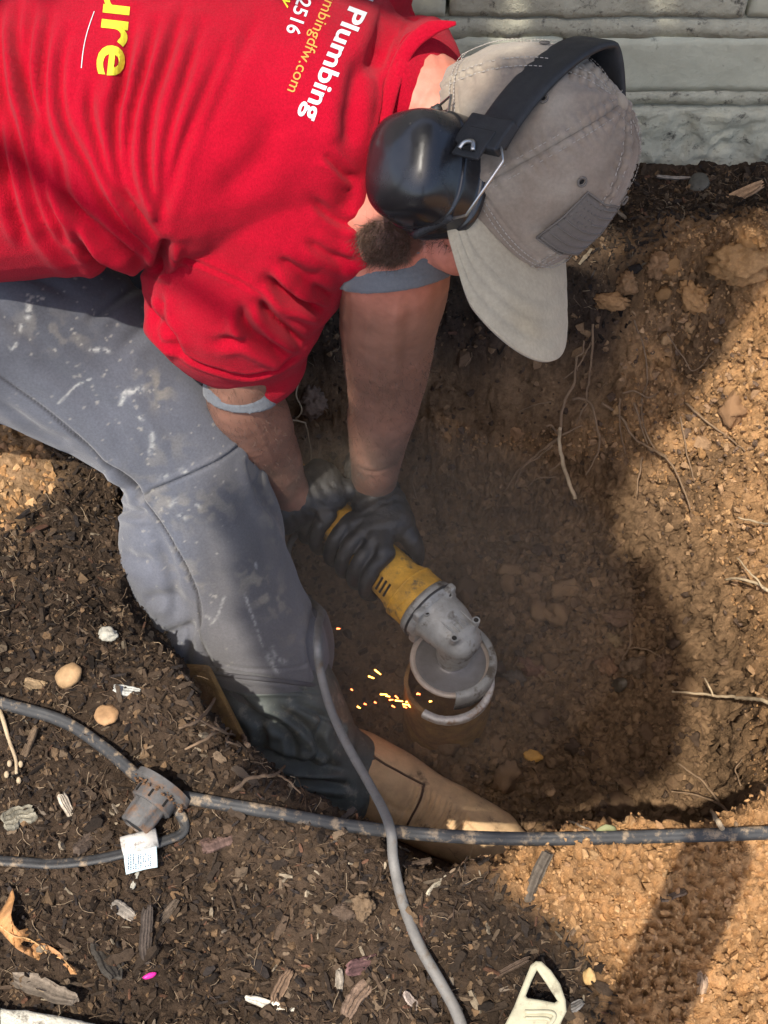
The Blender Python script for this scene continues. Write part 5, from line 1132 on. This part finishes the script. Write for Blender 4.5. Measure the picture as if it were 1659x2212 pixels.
stone(1490, 640, 78, 62, -20, (.38, .21, .09), 'broad orange clay clod in the middle of the far bank', name='clay_clod', cat='clod', h=.9, amp=.4, m='crumb')
stone(1605, 585, 120, 80, -15, (.38, .215, .095), 'largest crumbly orange clod near the right edge of the far bank', name='clay_clod', cat='clod', h=.9, amp=.32, m='crumb')
stone(1510, 400, 66, 44, 75, (.09, .085, .07), 'dark rounded paddle shaped stone standing by the wall foot', h=.5, amp=.12)
stone(1275, 2108, 30, 34, 0, (.48, .31, .13), 'yellow clay nugget on the sunlit spoil right of the handle', name='clay_clod', cat='clod', h=.7, amp=.2)
stone(670, 862, 60, 66, 0, (.20, .14, .10), 'crumbly pale clod on the far wall between the two forearms', name='clay_clod', cat='clod', h=.9, amp=.45, m='crumb')
stone(322, 2106, 32, 13, 12, (.78, .03, .30), 'bright pink plastic scrap in the mulch near the bottom', name='plastic_scrap', cat='litter', h=.8, base=I2, amp=.15, m='pink', sink=.1)
chip(88, 1482, 66, 26, -12, (.30, .21, .12), 'pale tan wood chip left of the oval pebble', seed=2)
chip(274, 1492, 52, 22, -5, (.42, .42, .38), 'white bleached wood chip right of the oval pebble', seed=3)
chip(484, 1822, 92, 40, 80, (.12, .075, .06), 'thick reddish brown chunk of wood right of the paper tag', seed=4, th=.6)
chip(292, 1902, 40, 13, 80, (.38, .36, .30), 'small pale wood sliver hanging just below the paper tag', seed=5)
chip(268, 1965, 52, 30, -30, (.23, .20, .165), 'grey square ended wood block left of centre in the mulch', seed=6, th=.6)
chip(312, 2020, 110, 26, 78, (.065, .05, .04), 'long dark charred stick above the pink scrap', seed=7, th=.6)
chip(362, 1975, 68, 18, 55, (.12, .09, .065), 'brown stick right of the grey wood block', seed=8, th=.6)
chip(1146, 1912, 150, 26, 88, (.10, .08, .06), 'upright dark weathered stick at the edge of the sunlit clay', seed=9, th=.8)
chip(944, 1908, 80, 18, 12, (.42, .36, .26), 'pale split wood chip right of the cord under the black cable', seed=10)
chip(888, 1872, 84, 30, 4, (.10, .07, .05), 'flat brown wood piece beside the cord under the black cable', seed=11)
chip(583, 2168, 96, 16, -14, (.50, .46, .38), 'long white splintered chip at the bottom middle', seed=12)
chip(608, 2130, 70, 26, 60, (.17, .11, .07), 'brown stick standing above the white splintered chip', seed=13, th=.7)
chip(735, 2128, 76, 24, 66, (.26, .22, .17), 'grey weathered chip between the bottom sticks', seed=14, th=.5)
chip(765, 2160, 76, 36, 48, (.17, .115, .08), 'thick brown bark piece at the bottom middle', seed=15, th=.6)
chip(782, 2085, 76, 40, -8, (.14, .075, .07), 'flat maroon bark flake above the bottom bark piece', seed=16, th=.25)
chip(890, 2165, 56, 20, -35, (.45, .36, .30), 'pale pinkish sliver left of the cord at the bottom', seed=17)
chip(1232, 1975+40, 60, 14, 50, (.12, .08, .05), 'short dark twig on the spoil right of the upright stick', seed=18, th=.7)
chip(1515, 2185-40, 90, 30, 48, (.40, .27, .17), 'split orange wood chip on the sunlit spoil lower right', seed=19, th=.5)
chip(1452, 1905-40+70, 60, 22, 40, (.13, .09, .06), 'dark chip half sunk in the sunlit spoil', seed=20)
chip(1232, 2180, 60, 22, 10, (.16, .15, .14), 'grey chip beside the cream handle', seed=21)
chip(60, 1620, 90, 18, 70, (.16, .11, .07), 'brown stick among the mulch at the left edge', seed=22, th=.7)
chip(40, 1770, 60, 50, 40, (.22, .20, .15), 'grey green wood block near the left edge below the cable', seed=23, th=.5)
chip(150, 1755, 80, 26, -60, (.40, .34, .26), 'cream split chip left of the connector hub', seed=24, th=.4)
chip(185, 1820, 70, 30, 70, (.11, .08, .06), 'dark chunk of bark left of the paper tag', seed=25, th=.6)
chip(1588, 428, 120, 26, 10, (.42, .27, .16), 'long sunlit orange wood chip on the soil near the right edge', seed=26, th=.4)
chip(1450, 388, 66, 9, 0, (.26, .22, .18), 'thin pale stick lying across the paddle stone by the wall', seed=27, th=.8, lift=.006)
chip(1480, 310, 78, 8, 105, (.40, .34, .20), 'dry straw stem leaning on the foot of the wall', name='straw', cat='straw', seed=28, th=.6, tilt=.9, lift=.02)
chip(100, 2140, 150, 40, -22, (.15, .12, .09), 'long flat weathered board end above the concrete edging', seed=29, th=.35)
chip(230, 2075, 110, 44, 84, (.06, .052, .042), 'dark flat slab of bark right of the dry leaf', seed=30, th=.25)
chip(1250, 2140-60, 40, 16, 60, (.12, .08, .05), 'small dark chip right of the cream handle', seed=31)
chip(1100, 2090, 90, 16, 28, (.10, .07, .05), 'dark diagonal twig running into the cream handle', seed=32, th=.7)
# shell of a rusty panel behind the boot
p0 = P(500, 1600, -.20); o = bevel_box('rusty_pipe_length', p0, [cv(.022, .0, .01), cv(-.05, .10, .0), cv(0, 0, .012)], M['rust'], None, .006, 3)
set_props(o, 'dark rusty length of metal standing in the hole left of the rubber boot', 'metal')
# dry oak leaf
leaf_outline = [(30, 1922), (33, 1950), (22, 1998), (30, 2018), (46, 2028), (66, 2022), (62, 2032), (80, 2034), (92, 2040), (98, 2066), (118, 2072), (140, 2095), (160, 2120), (172, 2148), (167, 2150-44), (150, 2100)]
ol = [(28, 1918), (32, 1940), (24, 1975), (30, 1998), (42, 2010), (56, 2006), (66, 2004), (64, 2012), (82, 2014), (93, 2020), (97, 2038), (116, 2048), (130, 2058), (146, 2078), (160, 2090), (166, 2104), (152, 2104), (147, 2094), (140, 2086), (132, 2084), (126, 2092), (112, 2086), (106, 2076), (90, 2078), (74, 2070), (50, 2058), (32, 2046), (12, 2024), (0, 2010), (-14, 2004), (-10, 1980), (10, 1955), (20, 1935)]
bm = bmesh.new(); lh = lambda a, b: .016+.012*math.sin(a*.05)+.010*math.cos(b*.06+a*.03)
vs2 = [bm.verts.new(P(a, b, lh(a, b))) for a, b in ol]
ho = [[(45, 2038), (52, 2032), (66, 2034), (72, 2040), (66, 2046), (52, 2046)], [(112, 2062), (128, 2060), (124, 2068), (116, 2070)], [(125, 2074), (142, 2078), (138, 2082), (128, 2080)]]
ed = [bm.edges.new((vs2[k], vs2[(k+1) % len(vs2)])) for k in range(len(vs2))]
for hh in ho:
    hv = [bm.verts.new(P(a, b, lh(a, b))) for a, b in hh]; ed += [bm.edges.new((hv[k], hv[(k+1) % len(hv)])) for k in range(len(hv))]
bmesh.ops.triangle_fill(bm, use_beauty=True, edges=ed)
for _ in range(3): bmesh.ops.subdivide_edges(bm, edges=[q for q in bm.edges if q.calc_length() > .006], cuts=1); bmesh.ops.triangulate(bm, faces=bm.faces)
for q in bm.verts:
    a, b, _ = proj(np.array(q.co)); q.co = Vector(P(a, b, lh(a, b)+.0015*math.sin(a*.4+b*.3)))
me = bpy.data.meshes.new('leaf_blade'); bm.to_mesh(me); bm.free(); me.materials.append(M['leaf']); 
for p_ in me.polygons: p_.use_smooth = True
lf = empty('dry_leaf', 'curled orange brown dry leaf with holes on the mulch at the left edge', 'leaf', P(60, 2040, .01))
o = bpy.data.objects.new('leaf_blade', me); COL.objects.link(o); md = o.modifiers.new('s', 'SOLIDIFY'); md.thickness = .0004; keep(o, lf)
keep(tube('leaf_vein', [P(a, b, lh(a, b)+.0014) for a, b in [(0, 2000), (30, 2022), (60, 2028), (90, 2046), (104, 2062), (135, 2072), (158, 2096)]], [.0010, .0010, .0009, .0008, .0007, .0006, .0005], M['leaf_vein'], n=30, seg=6), lf)
# twig with buds at the left edge
tw = empty('budding_twig', 'short brown twig with pale buds lying near the left edge', 'twig', P(30, 1620, .02))
pts = [G(a, b, .006)[0] for a, b in [(-10, 1530), (8, 1560), (22, 1600), (30, 1640), (34, 1676)]]; keep(tube('stem', pts, [.0028, .0026, .0023, .002, .0018], M['root_pale'], n=24, seg=8), tw)
for a, b in [(24, 1655), (38, 1660), (33, 1682), (20, 1672)]:
    p_, n_ = G(a, b, .007); V, F_ = ellipsoid(p_, [cv(.0028, 0, 0), cv(0, .0042, 0), cv(0, 0, .0026)], 10, 7); keep(mesh_obj('bud', V, F_, M['root_pale']), tw)
# green leaf scrap on rim
p_, n_ = G(1310, 1790); V, F_ = disc_geo(p_+n_*.008, nrm(n_+np.array([.2, -.3, 0])), [(.001, .003), (.008, .002), (.0125, 0)], 14); V = V+.002*vnoise(V*200, 3)[:, None]
o = mesh_obj('leaf_scrap', V, F_, mat('sage', (.22, .22, .10), .7)); md = o.modifiers.new('s', 'SOLIDIFY'); md.thickness = .0005; set_props(o, 'small sage green leaf scrap on the near rim by the black cable', 'leaf')

# ================================================================ ROOTS
def root_from(name, label, paths, m='root'):
    """paths: list of (list of (u, v, out) , r0, r1); out = metres in front of the soil surface"""
    first = None
    r0p = paths[0][0][0]; base = G(r0p[0], r0p[1])[0]; rt_ = empty(name, label, 'root', base)
    for pl, r0, r1 in paths:
        pts = []
        for q in pl:
            g, n_ = G(q[0], q[1]); _, _, t = proj(g); pts.append(D(q[0], q[1], t-(q[2] if len(q) > 2 else .006)*1.15-.006))
        pts = np.array(pts); n = max(16, 7*len(pts)); S = smooth_path(pts, n); S = S+.0012*np.c_[vnoise(S*90, 1), vnoise(S*90, 2), vnoise(S*90, 3)]
        keep(tube('root_branch', S, np.linspace(r0, r1, n)*1.25*(1+.12*vnoise(S*160, 4)), M[m], seg=7), rt_)
    return rt_
root_from('tree_root', 'pale main root hanging down the far wall of the hole below the cap peak', [([(1210, 925, .045), (1208, 950, .045), (1213, 985, .05), (1218, 1010, .055), (1226, 1035, .055), (1243, 1077, .06)], .0024, .0025)], 'root_pale')
root_from('tree_root', 'crooked brown root that the pale main root grows from', [([(1246, 770, .01), (1243, 800, .016), (1240, 830, .02), (1226, 855, .03), (1214, 885, .035), (1210, 930, .042)], .0013, .0021)])
root_from('tree_root', 'dark forked rootlets spreading over the sunlit bank above the slope', [([(1370, 690, .004), (1392, 760, .004), (1398, 820, .004), (1386, 860, .004)], .0011, .0009), ([(1440, 720, .004), (1475, 770, .004), (1500, 800, .004), (1540, 760, .004)], .0010, .0008), ([(1480, 870, .004), (1520, 905, .004), (1580, 950, .004), (1610, 975, .004)], .0016, .0010), ([(1345, 850, .004), (1370, 845, .004), (1398, 858, .004), (1420, 850, .004)], .0013, .0009), ([(1386, 860, .004), (1388, 905, .004), (1405, 955, .005), (1425, 980, .005)], .0015, .0012)])
root_from('tree_root', 'forked brown root reaching down left from the pale main root', [([(1210, 945, .04), (1180, 965, .035), (1150, 990, .03), (1118, 1020, .03), (1088, 1062, .03)], .0022, .0010), ([(1208, 940, .04), (1190, 918, .045), (1180, 920, .05)], .0016, .0010), ([(1195, 960, .04), (1165, 985, .03), (1130, 1010, .025), (1112, 1050, .02)], .0018, .0010), ([(1213, 995, .05), (1198, 1010, .05), (1190, 1014, .05)], .0015, .001), ([(1213, 940, .04), (1235, 930, .03), (1258, 918, .02)], .0015, .0009), ([(1200, 1030, .02), (1160, 1035, .02), (1140, 1052, .015)], .0010, .0006)])
root_from('tree_root', 'thin reddish root looping right of the pale main root', [([(1236, 862, .02), (1262, 862, .02), (1280, 880, .03), (1290, 925, .04), (1295, 960, .045), (1282, 1000, .05), (1264, 1026, .05)], .0018, .0010), ([(1270, 868, .02), (1255, 890, .02), (1246, 918, .02)], .0013, .0008), ([(1190, 868, .015), (1150, 878, .01), (1120, 890, .01)], .0010, .0006)])
root_from('tree_root', 'slender root hanging straight down beside the tip of the cap peak', [([(1280, 700, .006), (1278, 770, .01), (1270, 830, .014), (1268, 862, .02)], .0016, .0012), ([(1276, 740, .006), (1250, 790, .01), (1215, 820, .012)], .0011, .0007), ([(1262, 735, .01), (1258, 760, .014), (1244, 775, .012), (1248, 800, .01)], .0012, .0008)])
root_from('tree_root', 'dark branching root running across the sunlit slope', [([(1300, 870, .006), (1340, 900, .008), (1365, 940, .008), (1400, 965, .008), (1440, 985, .008)], .0019, .0012), ([(1400, 970, .01), (1440, 990, .012), (1470, 1040, .02), (1492, 1100, .02)], .0015, .0010), ([(1388, 985, .01), (1380, 1030, .016), (1376, 1070, .02)], .0012, .0008), ([(1340, 860, .006), (1338, 920, .008), (1352, 980, .008)], .0014, .0008), ([(1370, 870, .006), (1385, 920, .006), (1400, 960, .008)], .0015, .001), ([(1470, 900, .005), (1482, 970, .006), (1500, 1040, .006)], .0013, .0008)])
root_from('tree_root', 'pale twig like root sticking out of the right wall of the hole', [([(1700, 1530, .01), (1640, 1512, .05), (1600, 1508, .06), (1570, 1505, .06), (1500, 1498, .07), (1453, 1494, .08)], .0026, .0012), ([(1540, 1502, .065), (1530, 1480, .07), (1521, 1465, .07)], .0012, .0008)], 'root_pale')
root_from('tree_root', 'short forked root on the right wall above the twig like one', [([(1659, 1275, .02), (1640, 1262, .03), (1600, 1250, .04), (1566, 1251, .04)], .0022, .0014), ([(1650, 1270, .02), (1620, 1235, .03), (1592, 1205, .03)], .0013, .0008), ([(1690, 1135, .02), (1640, 1128, .03), (1594, 1118, .03)], .0016, .001)], 'root_pale')
root_from('tree_root', 'thin forked root in the lower right corner of the hole', [([(1590, 1780, .01), (1555, 1735, .04), (1520, 1690, .06), (1464, 1648, .07)], .0018, .0010), ([(1560, 1740, .04), (1510, 1718, .05), (1450, 1708, .06)], .0014, .0008), ([(1600, 1700, .01), (1590, 1660, .02), (1605, 1640, .02)], .0011, .0007)])
root_from('tree_root', 'pale root stub poking out just above the cable on the right', [([(1562, 1796, .004), (1548, 1770, .02), (1536, 1750, .02)], .0026, .0018)], 'root_pale')
root_from('tree_root', 'bushy grey root cluster left of the rubber boot', [([(470, 1500, .05), (440, 1545, .06), (400, 1570, .06), (385, 1575, .06)], .0018, .0010), ([(530, 1580, .05), (500, 1575, .06), (470, 1580, .06), (430, 1605, .06), (400, 1618, .05)], .0020, .0010), ([(500, 1575, .06), (490, 1600, .07), (520, 1612, .07)], .0013, .0007), ([(560, 1578, .06), (520, 1590, .06), (480, 1580, .06), (440, 1560, .06), (405, 1540, .05)], .0018, .0008), ([(440, 1460, .05), (450, 1500, .06), (480, 1540, .06), (515, 1575, .06), (535, 1610, .05)], .0032, .0022), ([(480, 1580, .06), (465, 1560, .06), (470, 1545, .06)], .0012, .0007), ([(560, 1598, .05), (545, 1570, .05), (500, 1545, .05)], .0012, .0008)])
root_from('tree_root', 'brown root crossing the rubber boot above the near rim', [([(500, 1710, .03), (545, 1680, .06), (590, 1675, .08), (620, 1650, .10), (636, 1626, .10)], .0018, .0012), ([(600, 1672, .08), (625, 1690, .08), (650, 1715, .07)], .0010, .0006)])
root_from('tree_root', 'small crooked root on the near rim behind the cable right of the boot', [([(1210, 1800, .01), (1225, 1775, .03), (1250, 1782, .03), (1280, 1795, .01)], .0014, .0008)], 'root_pale')
root_from('tree_root', 'pale crooked root in the dark gap between the two forearms', [([(560, 868, .03), (600, 885, .04), (630, 905, .05), (660, 912, .05)], .0018, .0010), ([(640, 905, .05), (652, 885, .05), (640, 850, .04), (650, 800, .03)], .0010, .0008), ([(660, 912, .05), (668, 950, .04), (672, 1000, .03)], .0010, .0006)], 'root_pale')
root_from('tree_root', 'faint root on the far wall left of the pale main root', [([(905, 820, .006), (900, 870, .01), (898, 915, .01)], .0010, .0006), ([(900, 1075, .01), (890, 1040, .01), (900, 1010, .01)], .0012, .0008)])
root_from('tree_root', 'thin twig between lumps on the hole floor', [([(1360, 1345, .012), (1362, 1385, .014), (1358, 1400, .014), (1345, 1425, .012)], .0012, .0009), ([(1358, 1400, .014), (1395, 1402, .012), (1430, 1420, .010)], .0011, .0007)])

# ================================================================ POST AND TREE added unseen beside the view to cast shade into it
SH = np.array([SUN_TO[0], SUN_TO[1]])/math.tan(SUN_EL)
while len(LVX := globals().setdefault('LVX', [])) < 520:  # extra leaves added to break up the edge of the shade
    g_ = np.array([.40, 1.40])+np.array([.68, .73])*random.uniform(-.35, .42)-np.array([-.73, .68])*random.uniform(0, .17)
    zz = random.uniform(2.5, 3.0); LVX.append((g_[0]-SH[0]*zz, g_[1]-SH[1]*zz, zz))
added_post = empty('shadow_post', 'round wooden post added unseen past the near edge to cast a shadow on the sunlit spoil', 'added_post', (.118, .04, 0))
keep(tube('post_shaft', [np.array([.118, .04, -.05]), np.array([.118, .04, .5]), np.array([.118, .04, 1.00])], [.040, .039, .038], M['bark'], seg=20, n=8), added_post)  # unseen post, added only for its shadow band
added_tree = empty('added_tree', 'unseen leafy canopy added left of the hole to shade the hole and the house wall foot', 'added_tree', (-2.3, .2, 0))
keep(tube('trunk', [(-2.3, .2, -.1), (-2.28, .22, .8), (-2.2, .26, 1.8), (-2.05, .35, 2.6), (-1.9, .4, 3.6)], [.13, .11, .10, .08, .05], M['bark'], n=24, seg=14), added_tree)  # unseen trunk carrying the leaves added for shade
rt = np.random.default_rng(77); LV = []
hole_shade = np.array([(-.17, .62), (-.13, .55), (.02, .50), (.20, .515), (.32, .56), (.36, .72), (.335, .90), (.22, .86), (.12, .93), (-.10, .96), (-.18, .90)])  # outline of the shade wanted in the hole, filled with added leaves
hole_shade2 = np.array([(.02, .88), (.27, .84), (.275, 1.10), (.12, 1.12), (.02, 1.08)])
while len(LV) < 2900:
    gxy = np.array([rt.uniform(-.2, .4), rt.uniform(.45, 1.14)])
    if max(poly_sd(gxy[None], hole_shade)[0], poly_sd(gxy[None], hole_shade2)[0]) < .004: continue
    zz = rt.uniform(2.3, 2.7); LV.append((gxy[0]-SH[0]*zz, gxy[1]-SH[1]*zz, zz))
while len(LV) < 11500:  # more added leaves, placed to shade the wall and its foot
    gxy = np.array([rt.uniform(-1.3, 1.6), rt.uniform(1.38, 2.9)])
    inside_ = ((gxy-np.array([.40, 1.40]))@np.array([-.73, .68]) > 0 and gxy[1] > 1.40) or gxy[1] > 1.62
    if not inside_: continue
    zz = rt.uniform(2.5, 3.3); LV.append((gxy[0]-SH[0]*zz, gxy[1]-SH[1]*zz, zz))
LV = np.array(LV+LVX); X, Y, Z = rand_rot(rt, len(LV), np.tile([0, 0, 1.], (len(LV), 1)), .5); sz = rt.uniform(.022, .042, len(LV))[:, None]
shp = np.array([(-1.3, 0), (-.4, .6), (.5, .5), (1.4, 0), (.5, -.5), (-.4, -.6)]); V = (LV[:, None]+X[:, None]*shp[None, :, :1]*sz[:, None]+Y[:, None]*shp[None, :, 1:]*sz[:, None]).reshape(-1, 3)
o = mesh_obj('crown', V, np.arange(len(V)).reshape(-1, 6), M['green_leaf'], smooth=False); set_props(o, kind='stuff'); keep(o, added_tree)
for k in range(7):
    e_ = LV[3000+k*1000] if k else LV[400]; s0 = np.array([-1.95, .39, 3.2+.04*k]); keep(tube('branch', [s0, s0*.5+e_*.5+np.array([0, 0, .1]), e_], [.03, .018, .006], M['bark'], n=14, seg=8), added_tree)

# fine dust hanging round the hands and the tool in the hole
V, F_ = ellipsoid(np.array([.0, .86, -.14]), [np.array([.34, .0, 0]), np.array([0, .27, 0]), np.array([0, 0, .22])], 32, 20)
dm = bpy.data.materials.new('dust'); dm.use_nodes = True; nt = dm.node_tree; nt.nodes.remove(nt.nodes['Principled BSDF']); pv = nt.nodes.new('ShaderNodeVolumePrincipled')
pv.inputs['Density'].default_value = .36; pv.inputs['Color'].default_value = (.80, .66, .50, 1); nt.links.new(pv.outputs[0], nt.nodes['Material Output'].inputs['Volume'])
dust = mesh_obj('dust_haze', V, F_, dm); set_props(dust, kind='stuff')
